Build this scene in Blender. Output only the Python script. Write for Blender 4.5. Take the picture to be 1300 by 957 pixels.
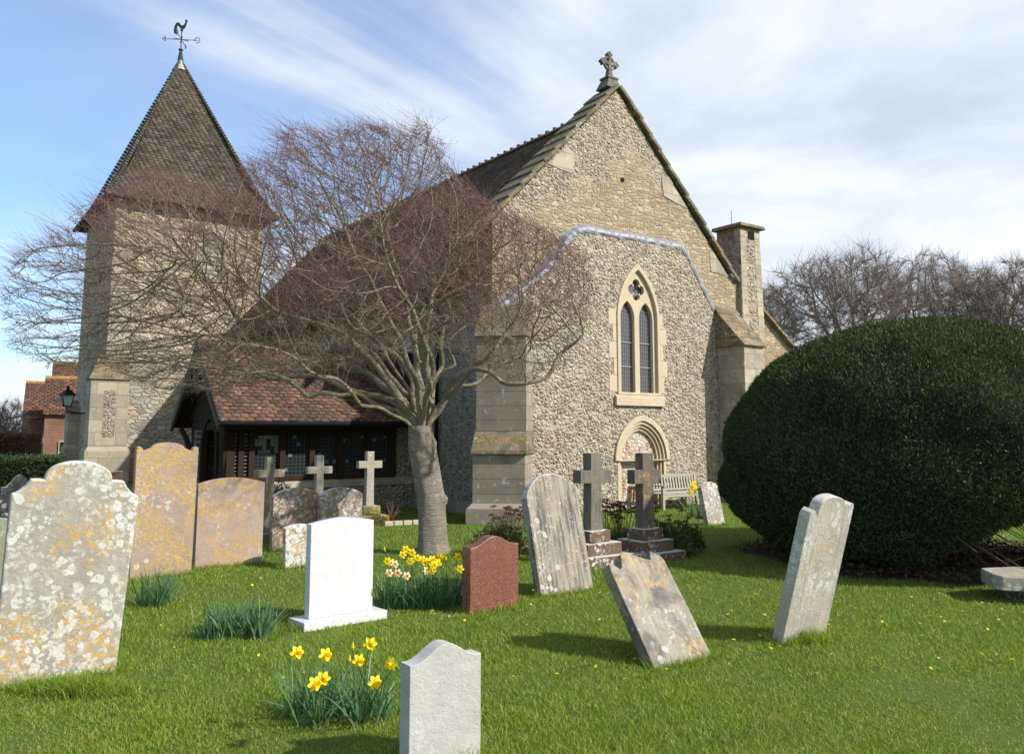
import bpy, bmesh, math, random
import numpy as np
from math import sin, cos, pi, radians, atan2, sqrt, tan
from mathutils import Vector, Matrix, noise as mnoise
random.seed(7); RNG = np.random.default_rng(11)
for o in list(bpy.data.objects): bpy.data.objects.remove(o)
SC = bpy.context.scene
COL = SC.collection

# ------------------------------------------------------------------ camera
F = 1047.0; PITCH = .1093; EYE = 1.6
cd = bpy.data.cameras.new('camera'); cam = bpy.data.objects.new('camera', cd); COL.objects.link(cam)
cam.location = (0, 0, EYE); cam.rotation_euler = (pi/2 + PITCH, 0, 0)
cd.sensor_width = 36; cd.lens = F/1300*36; cd.shift_y = -44.5/1300
cd.clip_start = .05; cd.clip_end = 3000
SC.camera = cam

# ------------------------------------------------------------------ light
SUN_AZ = radians(112); SUN_EL = radians(37)      # azimuth clockwise from +Y
sdir = Vector((sin(SUN_AZ)*cos(SUN_EL), cos(SUN_AZ)*cos(SUN_EL), sin(SUN_EL)))
ld = bpy.data.lights.new('sun', 'SUN'); ld.energy = 3.7; ld.angle = radians(1.0); ld.color = (1, .95, .88)
sun = bpy.data.objects.new('sun', ld); COL.objects.link(sun)
sun.rotation_euler = sdir.to_track_quat('Z', 'Y').to_euler(); sun.location = (20, -4, 20)
W = bpy.data.worlds.new('World'); SC.world = W; W.use_nodes = True
SC.view_settings.view_transform = 'Standard'; SC.view_settings.look = 'None'
SC.view_settings.exposure = 0.82; SC.view_settings.gamma = 1
SKY_STRENGTH = .15
def build_world():
    nt = W.node_tree; N = nt.nodes; L = nt.links; N.clear()
    out = N.new('ShaderNodeOutputWorld'); bg = N.new('ShaderNodeBackground'); bg.inputs[1].default_value = SKY_STRENGTH
    sky = N.new('ShaderNodeTexSky'); sky.sky_type = 'NISHITA'; sky.sun_disc = False
    sky.sun_elevation = SUN_EL; sky.sun_rotation = SUN_AZ; sky.air_density = 1.0; sky.dust_density = .6; sky.ozone_density = 1.6
    tc = N.new('ShaderNodeTexCoord')
    sep = N.new('ShaderNodeSeparateXYZ'); L.new(tc.outputs['Generated'], sep.inputs[0])
    def m(op, a, b=None, c=None):
        n = N.new('ShaderNodeMath'); n.operation = op
        for i, x in enumerate((a, b, c)):
            if x is None: continue
            if isinstance(x, (int, float)): n.inputs[i].default_value = x
            else: L.new(x, n.inputs[i])
        return n.outputs[0]
    zz = m('ADD', m('MAXIMUM', sep.outputs[2], 0), .16)
    px = m('DIVIDE', sep.outputs[0], zz); py = m('DIVIDE', sep.outputs[1], zz)
    cmb = N.new('ShaderNodeCombineXYZ'); L.new(px, cmb.inputs[0]); L.new(py, cmb.inputs[1])
    def noise(rot, sc, scale, det, rough, dist=0, loc=(0, 0, 0)):
        mp = N.new('ShaderNodeMapping'); mp.vector_type = 'TEXTURE'; L.new(cmb.outputs[0], mp.inputs[0])
        mp.inputs['Rotation'].default_value[2] = rot; mp.inputs['Scale'].default_value = tuple(1/q for q in sc); mp.inputs['Location'].default_value = loc
        n = N.new('ShaderNodeTexNoise'); n.inputs['Scale'].default_value = scale; n.inputs['Detail'].default_value = det
        n.inputs['Roughness'].default_value = rough; n.inputs['Distortion'].default_value = dist
        L.new(mp.outputs[0], n.inputs['Vector']); return n.outputs[0]
    a = noise(radians(48), (.26, 1.7, 1), 1.0, 7, .55, .3, (1.0, 2.9, 0))      # long streaks of cirrus
    b = noise(radians(20), (1, 1, 1), .55, 4, .5, .2, (5.3, 2.2, 0))            # broad soft bank
    cc = noise(radians(10), (1, 1.4, 1), 2.2, 6, .6, .3, (.3, 7.2, 0))
    # the cloud bank thickens towards the sun's side of the sky
    side = m('MULTIPLY', sep.outputs[0], .75)
    low = m('MULTIPLY', m('MAXIMUM', m('SUBTRACT', .24, sep.outputs[2]), 0), 1.7)
    v = m('ADD', m('ADD', m('MULTIPLY', a, 1.35), m('MULTIPLY', b, .75)), m('ADD', m('MULTIPLY', cc, .25), m('ADD', side, low)))
    mr = N.new('ShaderNodeMapRange'); mr.interpolation_type = 'SMOOTHSTEP'; L.new(v, mr.inputs[0])
    mr.inputs[1].default_value = .86; mr.inputs[2].default_value = 1.30; mr.inputs[3].default_value = .2; mr.inputs[4].default_value = .97
    cr = N.new('ShaderNodeValToRGB'); L.new(noise(radians(-20), (1, 1.3, 1), 1.3, 5, .55, .3, (9, 4, 0)), cr.inputs[0])
    k = 1/SKY_STRENGTH
    cr.color_ramp.elements[0].position = .32; cr.color_ramp.elements[0].color = (.36*k, .42*k, .50*k, 1)
    cr.color_ramp.elements[1].position = .66; cr.color_ramp.elements[1].color = (.60*k, .63*k, .66*k, 1)
    mx = N.new('ShaderNodeMixRGB'); L.new(mr.outputs[0], mx.inputs[0]); 
    tint = N.new('ShaderNodeMixRGB'); tint.blend_type = 'MULTIPLY'; tint.inputs[0].default_value = 1; tint.inputs[2].default_value = (.60, .73, .86, 1)
    L.new(sky.outputs[0], tint.inputs[1]); L.new(tint.outputs[0], mx.inputs[1]); L.new(cr.outputs[0], mx.inputs[2])
    L.new(mx.outputs[0], bg.inputs[0]); L.new(bg.outputs[0], out.inputs[0])
build_world()

# ------------------------------------------------------------------ frames
TH = radians(36)
O = Vector((2.4357, 17.7303, 0)); U = Vector((cos(TH), sin(TH), 0)); V = Vector((-sin(TH), cos(TH), 0))
def ray(px, py):
    dx = px-650; dy = 434-py
    y = F*cos(PITCH)-dy*sin(PITCH); z = F*sin(PITCH)+dy*cos(PITCH)
    return Vector((dx/y, 1, z/y))
CP = Vector((0, 0, EYE))
def gp(px, py, z=0.0): r = ray(px, py); return CP + r*((z-EYE)/r.z)
def at(px, py, D): return CP + ray(px, py)*D
def loc2w(x, y, z=0): return O + U*x + V*y + Vector((0, 0, z))

# ------------------------------------------------------------------ object helpers
def meta(o, label=None, cat=None, group=None, kind=None):
    if label: o['label'] = label
    if cat: o['category'] = cat
    if group: o['group'] = group
    if kind: o['kind'] = kind
    return o
def empty(name, loc, rz=0, label=None, cat=None, group=None, kind=None):
    o = bpy.data.objects.new(name, None); COL.objects.link(o); o.location = loc; o.rotation_euler = (0, 0, rz); o.empty_display_size = .2
    return meta(o, label, cat, group, kind)
def link(name, me, mat, parent=None, smooth=False):
    o = bpy.data.objects.new(name, me); COL.objects.link(o)
    if mat is not None: me.materials.append(mat)
    if parent: o.parent = parent
    if smooth: me.polygons.foreach_set('use_smooth', [True]*len(me.polygons))
    return o
def copy_tree(o, parent=None):
    c = o.copy(); COL.objects.link(c); c.parent = parent
    for ch in list(o.children): copy_tree(ch, c)
    return c
class MB:
    def __init__(s): s.v = []; s.f = []
    def add(s, vs, fs):
        n = len(s.v); s.v += [tuple(v) for v in vs]; s.f += [tuple(i+n for i in f) for f in fs]; return s
    def box(s, x0, x1, y0, y1, z0, z1, M=None):
        vs = [Vector(p) for p in ((x0,y0,z0),(x1,y0,z0),(x1,y1,z0),(x0,y1,z0),(x0,y0,z1),(x1,y0,z1),(x1,y1,z1),(x0,y1,z1))]
        if M is not None: vs = [M@v for v in vs]
        return s.add(vs, [(0,3,2,1),(4,5,6,7),(0,1,5,4),(1,2,6,5),(2,3,7,6),(3,0,4,7)])
    def hexa(s, bot, top):
        return s.add(list(bot)+list(top), [(3,2,1,0),(4,5,6,7),(0,1,5,4),(1,2,6,5),(2,3,7,6),(3,0,4,7)])
    def tube(s, pts, rad, k=8, cap=True):
        pts = [Vector(p) for p in pts]
        if not hasattr(rad, '__len__'): rad = [rad]*len(pts)
        n0 = len(s.v); t = (pts[1]-pts[0]).normalized()
        a = t.orthogonal().normalized()
        for i, p in enumerate(pts):
            tt = (pts[min(i+1, len(pts)-1)]-pts[max(i-1, 0)])
            if tt.length > 1e-9: tt.normalize()
            else: tt = t
            a = (a-tt*a.dot(tt)); a = a.normalized() if a.length > 1e-6 else tt.orthogonal().normalized()
            b = tt.cross(a)
            for j in range(k):
                q = 2*pi*j/k; s.v.append(tuple(p+(a*cos(q)+b*sin(q))*rad[i]))
        for i in range(len(pts)-1):
            for j in range(k):
                j2 = (j+1) % k; s.f.append((n0+i*k+j, n0+i*k+j2, n0+(i+1)*k+j2, n0+(i+1)*k+j))
        if cap:
            s.f.append(tuple(n0+j for j in reversed(range(k)))); s.f.append(tuple(n0+(len(pts)-1)*k+j for j in range(k)))
        return s
    def mesh(s, name):
        me = bpy.data.meshes.new(name); me.from_pydata(s.v, [], s.f); me.update(); return me
    def build(s, name, mat, parent=None, smooth=False, bevel=0):
        o = link(name, s.mesh(name), mat, parent, smooth)
        if bevel: bevel_mesh(o.data, bevel)
        return o
def bevel_mesh(me, w, seg=2):
    bm = bmesh.new(); bm.from_mesh(me)
    bmesh.ops.remove_doubles(bm, verts=bm.verts, dist=1e-5)
    es = [e for e in bm.edges if len(e.link_faces) == 2 and e.calc_face_angle(0) > .4]
    bmesh.ops.bevel(bm, geom=es, offset=w, segments=seg, affect='EDGES', profile=.5, clamp_overlap=True)
    bm.to_mesh(me); bm.free(); me.update()
def cprism(name, splines, y0, y1, mat, parent=None, bevel=0.0, M=None):
    """flat outline(s) in x,z (further ones are holes) extruded from y0 to y1"""
    cu = bpy.data.curves.new('tmp', 'CURVE'); cu.dimensions = '2D'; cu.fill_mode = 'BOTH'
    cu.extrude = abs(y1-y0)/2-bevel; cu.bevel_depth = bevel; cu.bevel_resolution = 1; cu.offset = -bevel
    for sp in splines:
        s = cu.splines.new('POLY'); s.points.add(len(sp)-1)
        for p, q in zip(s.points, sp): p.co = (q[0], q[1], 0, 1)
        s.use_cyclic_u = True
    ob = bpy.data.objects.new('tmp', cu); COL.objects.link(ob)
    dg = bpy.context.evaluated_depsgraph_get(); dg.update()
    me = bpy.data.meshes.new_from_object(ob.evaluated_get(dg)); me.name = name
    bpy.data.objects.remove(ob); bpy.data.curves.remove(cu)
    ym = (y0+y1)/2
    me.transform(Matrix(((1,0,0,0),(0,0,-1,ym),(0,1,0,0),(0,0,0,1))))
    if M is not None: me.transform(M)
    me.materials.clear()
    for p in me.polygons: p.use_smooth = False
    return link(name, me, mat, parent)
def np_mesh(name, verts, faces_flat, loop_start, loop_total, mat, parent=None, smooth=False):
    me = bpy.data.meshes.new(name); nv = len(verts)
    me.vertices.add(nv); me.vertices.foreach_set('co', np.asarray(verts, np.float32).ravel())
    me.loops.add(len(faces_flat)); me.loops.foreach_set('vertex_index', np.asarray(faces_flat, np.int32))
    me.polygons.add(len(loop_start)); me.polygons.foreach_set('loop_start', np.asarray(loop_start, np.int32))
    me.update(calc_edges=True); me.validate()
    return link(name, me, mat, parent, smooth)
def quads_mesh(name, verts, quads, mat, parent=None, smooth=False):
    q = np.asarray(quads); n = len(q)
    return np_mesh(name, verts, q.ravel(), np.arange(n)*4, np.full(n, 4), mat, parent, smooth)
def arc(cx, cz, r, a0, a1, n):
    return [(cx+r*cos(radians(a0+(a1-a0)*i/n)), cz+r*sin(radians(a0+(a1-a0)*i/n))) for i in range(n+1)]
def pointed(cx, hw, z0, zs, za, n=10):
    """closed outline of a pointed arch opening"""
    h = za-zs; R = (hw*hw+h*h)/(2*hw); amax = math.asin(min(1, h/R)) if R >= h else pi/2
    if R-hw < 0: amax = pi-math.asin(h/R) if h > R else amax
    right = [(cx+hw-R+R*cos(amax*i/n), zs+R*sin(amax*i/n)) for i in range(n+1)]
    left = [(2*cx-x, z) for x, z in reversed(right[:-1])]
    return [(cx-hw, z0), (cx+hw, z0)]+right+left

# ------------------------------------------------------------------ materials
class NT:
    def __init__(s, name):
        s.m = bpy.data.materials.new(name); s.m.use_nodes = True; s.t = s.m.node_tree; s.t.nodes.clear()
        s.out = s.n('ShaderNodeOutputMaterial'); s.b = s.n('ShaderNodeBsdfPrincipled'); s.l(s.b.outputs[0], s.out.inputs[0])
        s.b.inputs['Roughness'].default_value = .85; s.b.inputs['Specular IOR Level'].default_value = .3
    def n(s, t): return s.t.nodes.new(t)
    def l(s, a, b): s.t.links.new(a, b)
    def val(s, x, sock):
        if isinstance(x, (int, float)): sock.default_value = x
        elif isinstance(x, (tuple, list)): sock.default_value = (*x, 1) if len(x) == 3 and len(sock.default_value) == 4 else x
        else: s.l(x, sock)
    def obj(s):
        return s.n('ShaderNodeTexCoord').outputs['Object']
    def map(s, v, sc=(1,1,1), loc=(0,0,0), rot=(0,0,0)):
        m = s.n('ShaderNodeMapping'); s.l(v, m.inputs[0]); m.inputs['Scale'].default_value = sc; m.inputs['Location'].default_value = loc; m.inputs['Rotation'].default_value = rot
        return m.outputs[0]
    def noise(s, v, scale, det=4, rough=.5, dist=0, out=0):
        n = s.n('ShaderNodeTexNoise'); s.l(v, n.inputs['Vector']); n.inputs['Scale'].default_value = scale; n.inputs['Detail'].default_value = det
        n.inputs['Roughness'].default_value = rough; n.inputs['Distortion'].default_value = dist; return n.outputs[out]
    def vor(s, v, scale, feat='F1', rnd=1, out='Distance'):
        n = s.n('ShaderNodeTexVoronoi'); n.feature = feat; s.l(v, n.inputs['Vector']); n.inputs['Scale'].default_value = scale; n.inputs['Randomness'].default_value = rnd
        return n.outputs[out]
    def math(s, op, a, b=0, c=None):
        n = s.n('ShaderNodeMath'); n.operation = op; s.val(a, n.inputs[0]); s.val(b, n.inputs[1])
        if c is not None: s.val(c, n.inputs[2])
        return n.outputs[0]
    def vmath(s, op, a, b):
        n = s.n('ShaderNodeVectorMath'); n.operation = op; s.val(a, n.inputs[0]); s.val(b, n.inputs[1]); return n.outputs[0]
    def rng(s, x, a, b, c=0, d=1, smooth=True):
        n = s.n('ShaderNodeMapRange'); n.interpolation_type = 'SMOOTHSTEP' if smooth else 'LINEAR'; s.l(x, n.inputs[0])
        for i, q in enumerate((a, b, c, d)): n.inputs[i+1].default_value = q
        return n.outputs[0]
    def ramp(s, x, els, const=False):
        n = s.n('ShaderNodeValToRGB'); s.l(x, n.inputs[0]); r = n.color_ramp
        if const: r.interpolation = 'CONSTANT'
        while len(r.elements) < len(els): r.elements.new(.5)
        for e, (p, c) in zip(r.elements, els): e.position = p; e.color = (*c, 1)
        return n.outputs[0]
    def mix(s, f, a, b, mode='MIX'):
        n = s.n('ShaderNodeMixRGB'); n.blend_type = mode; s.val(f, n.inputs[0]); s.val(a, n.inputs[1]); s.val(b, n.inputs[2]); return n.outputs[0]
    def sep(s, v):
        n = s.n('ShaderNodeSeparateXYZ'); s.l(v, n.inputs[0]); return n.outputs
    def comb(s, x, y, z):
        n = s.n('ShaderNodeCombineXYZ')
        for i, q in enumerate((x, y, z)): s.val(q, n.inputs[i])
        return n.outputs[0]
    def bump(s, h, dist, strength=1.0):
        n = s.n('ShaderNodeBump'); s.l(h, n.inputs['Height']); n.inputs['Distance'].default_value = dist; n.inputs['Strength'].default_value = strength
        s.l(n.outputs[0], s.b.inputs['Normal']); return n
    def island(s): return s.n('ShaderNodeNewGeometry').outputs['Random Per Island']
    def color(s, c): s.val(c, s.b.inputs['Base Color']); return s
    def rough(s, r): s.val(r, s.b.inputs['Roughness']); return s

def m_plain(name, col, rough=.8, var=.25, scale=8, bump=.002, spec=.3, metal=0):
    t = NT(name); v = t.obj(); n = t.noise(v, scale, 6, .6)
    t.color(t.mix(n, tuple(c*(1-var) for c in col), tuple(min(1, c*(1+var)) for c in col))); t.rough(rough); t.bump(n, bump)
    t.b.inputs['Specular IOR Level'].default_value = spec; t.b.inputs['Metallic'].default_value = metal; return t.m

def m_flint(name, scale=8.5, dark=1.0, rubble=False, mortar=(.50,.43,.32), flinty=True):
    t = NT(name); v = t.obj()
    d = t.vmath('SCALE', t.vmath('SUBTRACT', t.noise(v, 5, 3, .6, 0, 1), (.5,.5,.5)), (0,0,0)); d.node.inputs['Scale'].default_value = .11
    vv = t.vmath('ADD', v, d)
    mpd = t.map(vv, (1, 1, 1.22))
    ce = t.vor(mpd, scale, 'F1', .88, 'Color'); de = t.vor(mpd, scale, 'DISTANCE_TO_EDGE', .88)
    cs = t.sep(ce)
    stone = t.ramp(cs[0], [(0,(.07,.062,.058)),(.07,(.15,.13,.11)),(.17,(.23,.185,.135)),(.30,(.36,.26,.155)),(.44,(.26,.16,.09)),(.55,(.44,.38,.29)),(.68,(.32,.275,.22)),(.78,(.56,.52,.45)),(.86,(.40,.25,.125)),(.94,(.18,.165,.165))], True)
    big = t.noise(v, .8, 3, .6)
    stone = t.mix(t.math('MULTIPLY', t.noise(v, 45, 3, .7), .7), stone, (.34,.29,.22))
    fd = t.vor(mpd, scale, 'F1', .88)
    edge = t.rng(t.math('ADD', de, t.math('MULTIPLY', t.math('SUBTRACT', t.noise(v, 30, 2), .5), .06)), .02, .09)
    edge = t.math('MULTIPLY', edge, t.rng(t.math('ADD', fd, t.math('ADD', t.math('MULTIPLY', t.math('SUBTRACT', t.noise(v, 24, 2), .5), .35), t.math('MULTIPLY', cs[2], .14))), .56, .44))
    mort = t.mix(t.noise(v, 3, 5, .7), mortar, tuple(c*.72 for c in mortar))
    col = t.mix(edge, mort, stone)
    h = t.math('ADD', t.math('MULTIPLY', edge, .8), t.math('ADD', t.rng(de, 0, .22), t.math('MULTIPLY', cs[1], .4)))
    if rubble:
        m2 = t.map(vv, (.60, .60, 1.5)); ce2 = t.sep(t.vor(m2, 8.6, 'F1', .72, 'Color')); de2 = t.vor(m2, 8.6, 'DISTANCE_TO_EDGE', .72)
        st2 = t.ramp(ce2[0], [(0,(.30,.235,.15)),(.2,(.40,.32,.21)),(.4,(.34,.27,.18)),(.6,(.44,.37,.26)),(.78,(.33,.22,.12)),(.85,(.48,.42,.32)),(.95,(.27,.24,.2))], True)
        st2 = t.mix(t.math('MULTIPLY', t.noise(v, 30, 4, .7), .6), st2, (.27,.21,.14))
        e2 = t.rng(t.math('ADD', de2, t.math('MULTIPLY', t.math('SUBTRACT', t.noise(v, 26, 4, .7), .5), .12)), .02, .12); c2 = t.mix(e2, (.46,.38,.26), st2)
        xyz = t.sep(v)
        # coursed sandstone fills the middle of the gable, flint its flanks and head
        ax = t.math('ABSOLUTE', t.math('SUBTRACT', xyz[0], .5))
        ed = t.math('ADD', t.math('MULTIPLY', ax, .62), t.math('MULTIPLY', xyz[2], 1.0))
        k = t.rng(t.math('ADD', ed, t.math('MULTIPLY', t.math('SUBTRACT', big, .5), 2.0)), 8.05, 7.6)
        col = t.mix(k, col, c2)
        h = t.math('ADD', t.math('MULTIPLY', h, t.math('SUBTRACT', 1, k)), t.math('MULTIPLY', t.rng(de2, 0, .12), k))
    col = t.mix(t.rng(big, .3, .75, 0, .35), col, t.mix(1, col, (.80,.72,.6), 'MULTIPLY'))
    if dark != 1: col = t.mix(1, col, (dark, dark, dark), 'MULTIPLY')
    t.color(col); t.bump(t.math('ADD', h, t.math('MULTIPLY', t.noise(v, 40, 3, .7), .25)), .035, .9)
    return t.m

def m_ashlar(name, col=(.34,.29,.22), bw=.52, bh=.26, stain=.5, lich=.15):
    t = NT(name); v = t.obj(); x = t.sep(v)
    q = t.comb(t.math('ADD', x[0], t.math('MULTIPLY', x[1], .93)), x[2], 0)
    b = t.n('ShaderNodeTexBrick'); t.l(q, b.inputs[0]); b.inputs['Scale'].default_value = 1; b.inputs['Brick Width'].default_value = bw; b.inputs['Row Height'].default_value = bh
    b.inputs['Mortar Size'].default_value = .008; b.inputs['Color1'].default_value = (*[c*1.15 for c in col], 1); b.inputs['Color2'].default_value = (col[0]*.75, col[1]*.75, col[2]*.78, 1)
    b.inputs['Mortar'].default_value = (*[c*.62 for c in col], 1)
    n = t.noise(v, 2.5, 6, .65); f = t.noise(v, 28, 5, .7)
    c = t.mix(t.math('MULTIPLY', t.rng(n, .42, .7), stain), b.outputs[0], (.11,.10,.085))
    c = t.mix(t.math('MULTIPLY', f, .5), c, tuple(q*.7 for q in col))
    c = t.mix(t.math('MULTIPLY', t.rng(t.noise(v, 9, 4, .6), .62, .68), lich*3), c, (.50,.50,.46))
    t.color(c); t.bump(t.math('ADD', t.math('MULTIPLY', f, .6), t.math('MULTIPLY', b.outputs[1], -.6)), .012); return t.m

def m_stone(name, base, orange=.3, white=.3, seed=0.0, dark=.2, top_white=.5, streak=0.0, grime=.0, gcol=(.09,.085,.075)):
    """weathered headstone with crusts of orange and white lichen"""
    t = NT(name); v0 = t.obj(); v = t.map(v0, (1,1,1), (seed*3.7, seed*1.3, seed*2.1))
    fine = t.noise(v, 60, 5, .75); med = t.noise(v, 7, 6, .65); big = t.noise(v, 2.2, 4, .6)
    c = t.mix(med, tuple(q*.68 for q in base), tuple(min(1, q*1.25) for q in base))
    c = t.mix(t.math('MULTIPLY', fine, .45), c, tuple(q*.55 for q in base))
    if streak:
        s = t.noise(t.map(v, (9, 9, .8)), 2.2, 5, .65); c = t.mix(t.math('MULTIPLY', t.rng(s, .44, .64), streak), c, (.095,.092,.085))
        s = t.noise(t.map(v, (11, 11, .9), (3, 1, 2)), 2.4, 5, .65); c = t.mix(t.math('MULTIPLY', t.rng(s, .55, .7), streak*.5), c, (.40,.30,.16))
    if grime: c = t.mix(t.math('MULTIPLY', t.rng(t.noise(v, 3.2, 5, .6, .5), .45, .62), grime), c, gcol)
    c = t.mix(t.math('MULTIPLY', t.rng(t.noise(v, 14, 5, .7), .55, .7), dark), c, (.12,.11,.10))
    if white:
        dv = t.vmath('ADD', v, t.vmath('MULTIPLY', t.noise(v, 9, 3, .6, 0, 1), (.06,.06,.06)))
        def spots(sc, thr, seedo, dens):
            d = t.vor(t.map(dv, (1,1,1), (seedo, seedo*2, 0)), sc, 'F1', 1)
            mask = t.rng(t.noise(t.map(v, (1,1,1), (seedo*5, 1, 0)), 2.1, 4, .65), .62-dens*.20, .68-dens*.17)
            disc = t.rng(t.math('ADD', d, t.math('ADD', t.math('MULTIPLY', t.math('SUBTRACT', fine, .5), .34), t.math('MULTIPLY', t.math('SUBTRACT', med, .5), .5))), thr, thr-.045)
            ring = t.rng(d, thr*.15, thr*.6, .55, 1)
            return t.math('MULTIPLY', t.math('MULTIPLY', disc, ring), mask)
        for sc, thr, so, k in ((15, .42, 1.7, 1), (30, .42, 4.1, .8), (9, .30, 7.3, .9)):
            c = t.mix(t.math('MULTIPLY', spots(sc, thr, so, white), min(1, .35+white)*k), c, (.56,.56,.53))
        crust = t.rng(t.noise(v, 22, 7, .78), .60-.12*white, .66-.10*white)
        c = t.mix(t.math('MULTIPLY', t.math('MULTIPLY', crust, t.rng(big, .5-.15*white, .62-.1*white)), .75), c, (.55,.55,.52))
    if orange:
        om = t.noise(t.map(v, (1,1,1), (11,3,5)), 2.9, 5, .68); of = t.noise(t.map(v, (1,1,1), (2,8,5)), 26, 6, .75)
        k = t.math('MULTIPLY', t.rng(om, .60-orange*.28, .70-orange*.22), t.rng(of, .50-.06*orange, .58))
        oc = t.mix(t.noise(v, 50, 3, .6), (.52,.25,.02), (.52,.36,.08))
        c = t.mix(t.math('MULTIPLY', k, .85), c, oc)
    if top_white:
        g = t.n('ShaderNodeNewGeometry'); nz = t.sep(g.outputs['Normal'])[2]
        c = t.mix(t.math('MULTIPLY', t.rng(nz, .25, .6), t.math('MULTIPLY', t.rng(med, .36, .5), top_white)), c, (.62,.62,.58))
    t.color(c); t.rough(.93); t.bump(t.math('ADD', t.math('ADD', t.math('MULTIPLY', fine, .5), med), t.math('MULTIPLY', t.noise(v, 22, 6, .75), .8)), .012, .8)
    return t.m

def m_tile(name, a=(.115,.05,.03), b=(.065,.04,.03), lich=.3, moss=.15, white=.3, seed=0):
    t = NT(name); v = t.map(t.obj(), (1,1,1), (seed, seed, 0)); r = t.island()
    n = t.noise(v, 1.1, 5, .6); f = t.noise(v, 40, 4, .7)
    c = t.ramp(r, [(0, tuple(q*.55 for q in b)), (.3, b), (.6, a), (.85, tuple(q*1.35 for q in a)), (1, tuple(q*.75 for q in a))])
    c = t.mix(t.math('MULTIPLY', t.rng(n, .4, .65), .6), c, (.045,.038,.03))
    c = t.mix(t.math('MULTIPLY', f, .35), c, (.03,.025,.02))
    c = t.mix(t.math('MULTIPLY', t.rng(t.noise(t.map(v, (1,1,1), (5,5,5)), 6, 4, .6), .56, .62), lich), c, (.16,.14,.10))
    c = t.mix(t.math('MULTIPLY', t.rng(t.noise(t.map(v, (1,1,1), (9,2,5)), 3.2, 6, .7), .62, .68), white), c, (.42,.41,.37))
    c = t.mix(t.math('MULTIPLY', t.rng(t.noise(t.map(v, (1,1,1), (1,7,3)), 1.7, 5, .65), .52, .68), moss), c, (.085,.09,.025))
    t.color(c); t.rough(.9); t.bump(f, .004); return t.m

def m_leaf(name, cols, rough=.55, trans=.25, spec=.35):
    t = NT(name); r = t.island(); n = len(cols)
    c = t.ramp(r, [(i/(n-1), q) for i, q in enumerate(cols)])
    t.color(c); t.rough(rough); t.b.inputs['Specular IOR Level'].default_value = spec
    if trans:
        tr = t.n('ShaderNodeBsdfTranslucent'); t.l(t.mix(1, c, (1.3,1.4,.7), 'MULTIPLY'), tr.inputs[0])
        mx = t.n('ShaderNodeMixShader'); mx.inputs[0].default_value = trans; t.l(t.b.outputs[0], mx.inputs[1]); t.l(tr.outputs[0], mx.inputs[2]); t.l(mx.outputs[0], t.out.inputs[0])
    return t.m

M = {}
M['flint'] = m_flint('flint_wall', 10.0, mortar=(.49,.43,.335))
M['flint_shade'] = m_flint('flint_nave_shaded', 10, mortar=(.40,.36,.29))  # shaded copy of the wall flint, shade put into its darker mortar
M['gable'] = m_flint('flint_and_sandstone', 9.5, rubble=True, mortar=(.47,.41,.315))
M['tower'] = m_flint('tower_rubble', 7.0, mortar=(.42,.36,.27))
M['ashlar'] = m_ashlar('ashlar', (.31,.27,.21), stain=.5, lich=.25)
M['ashlar_pale'] = m_ashlar('ashlar_pale', (.43,.37,.28), .6, .34, stain=.55, lich=.3)
M['dressed'] = m_plain('dressed_limestone', (.46,.39,.28), .85, .24, 6, .004)
M['dressed2'] = m_plain('tracery_limestone', (.47,.39,.27), .85, .2, 9, .004)
M['coping'] = m_stone('coping_stone', (.20,.16,.10), .25, .2, 3, .5, .0, grime=.7, gcol=(.08,.075,.04))
M['lead'] = m_plain('lead_flashing', (.19,.20,.23), .5, .35, 9, .012, .5)
M['glass_mesh'] = m_plain('guarded_glass', (.085,.09,.105), .4, .35, 14, .001, .5)
M['lead_came'] = m_plain('lead_came', (.30,.30,.31), .6, .1)
M['came_dark'] = m_plain('came_dark', (.075,.078,.08), .6, .1)
M['black_iron'] = m_plain('black_iron', (.010,.010,.011), .8, .2, spec=.1)
M['tile_nave'] = m_tile('nave_tiles', (.17,.09,.063), (.115,.072,.055), .35, .25, .15, 2)
M['tile_porch'] = m_tile('porch_tiles', (.16,.078,.053), (.11,.066,.052), .35, .2, .8, 5)
M['tile_tower'] = m_tile('tower_tiles', (.11,.092,.07), (.08,.065,.052), .6, .45, .4, 8)
M['tile_house'] = m_tile('house_tiles', (.16,.06,.035), (.10,.05,.035), .5, .1, .5, 4)
M['oak'] = m_plain('dark_oak', (.038,.024,.017), 1.0, .4, 12, .003, .08)
M['oak_face'] = m_plain('weathered_barge_board', (.075,.062,.045), .85, .4, 9, .003)
M['bench_wood'] = m_plain('silvered_teak', (.33,.31,.25), .85, .2, 20, .002)
M['granite'] = None

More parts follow.
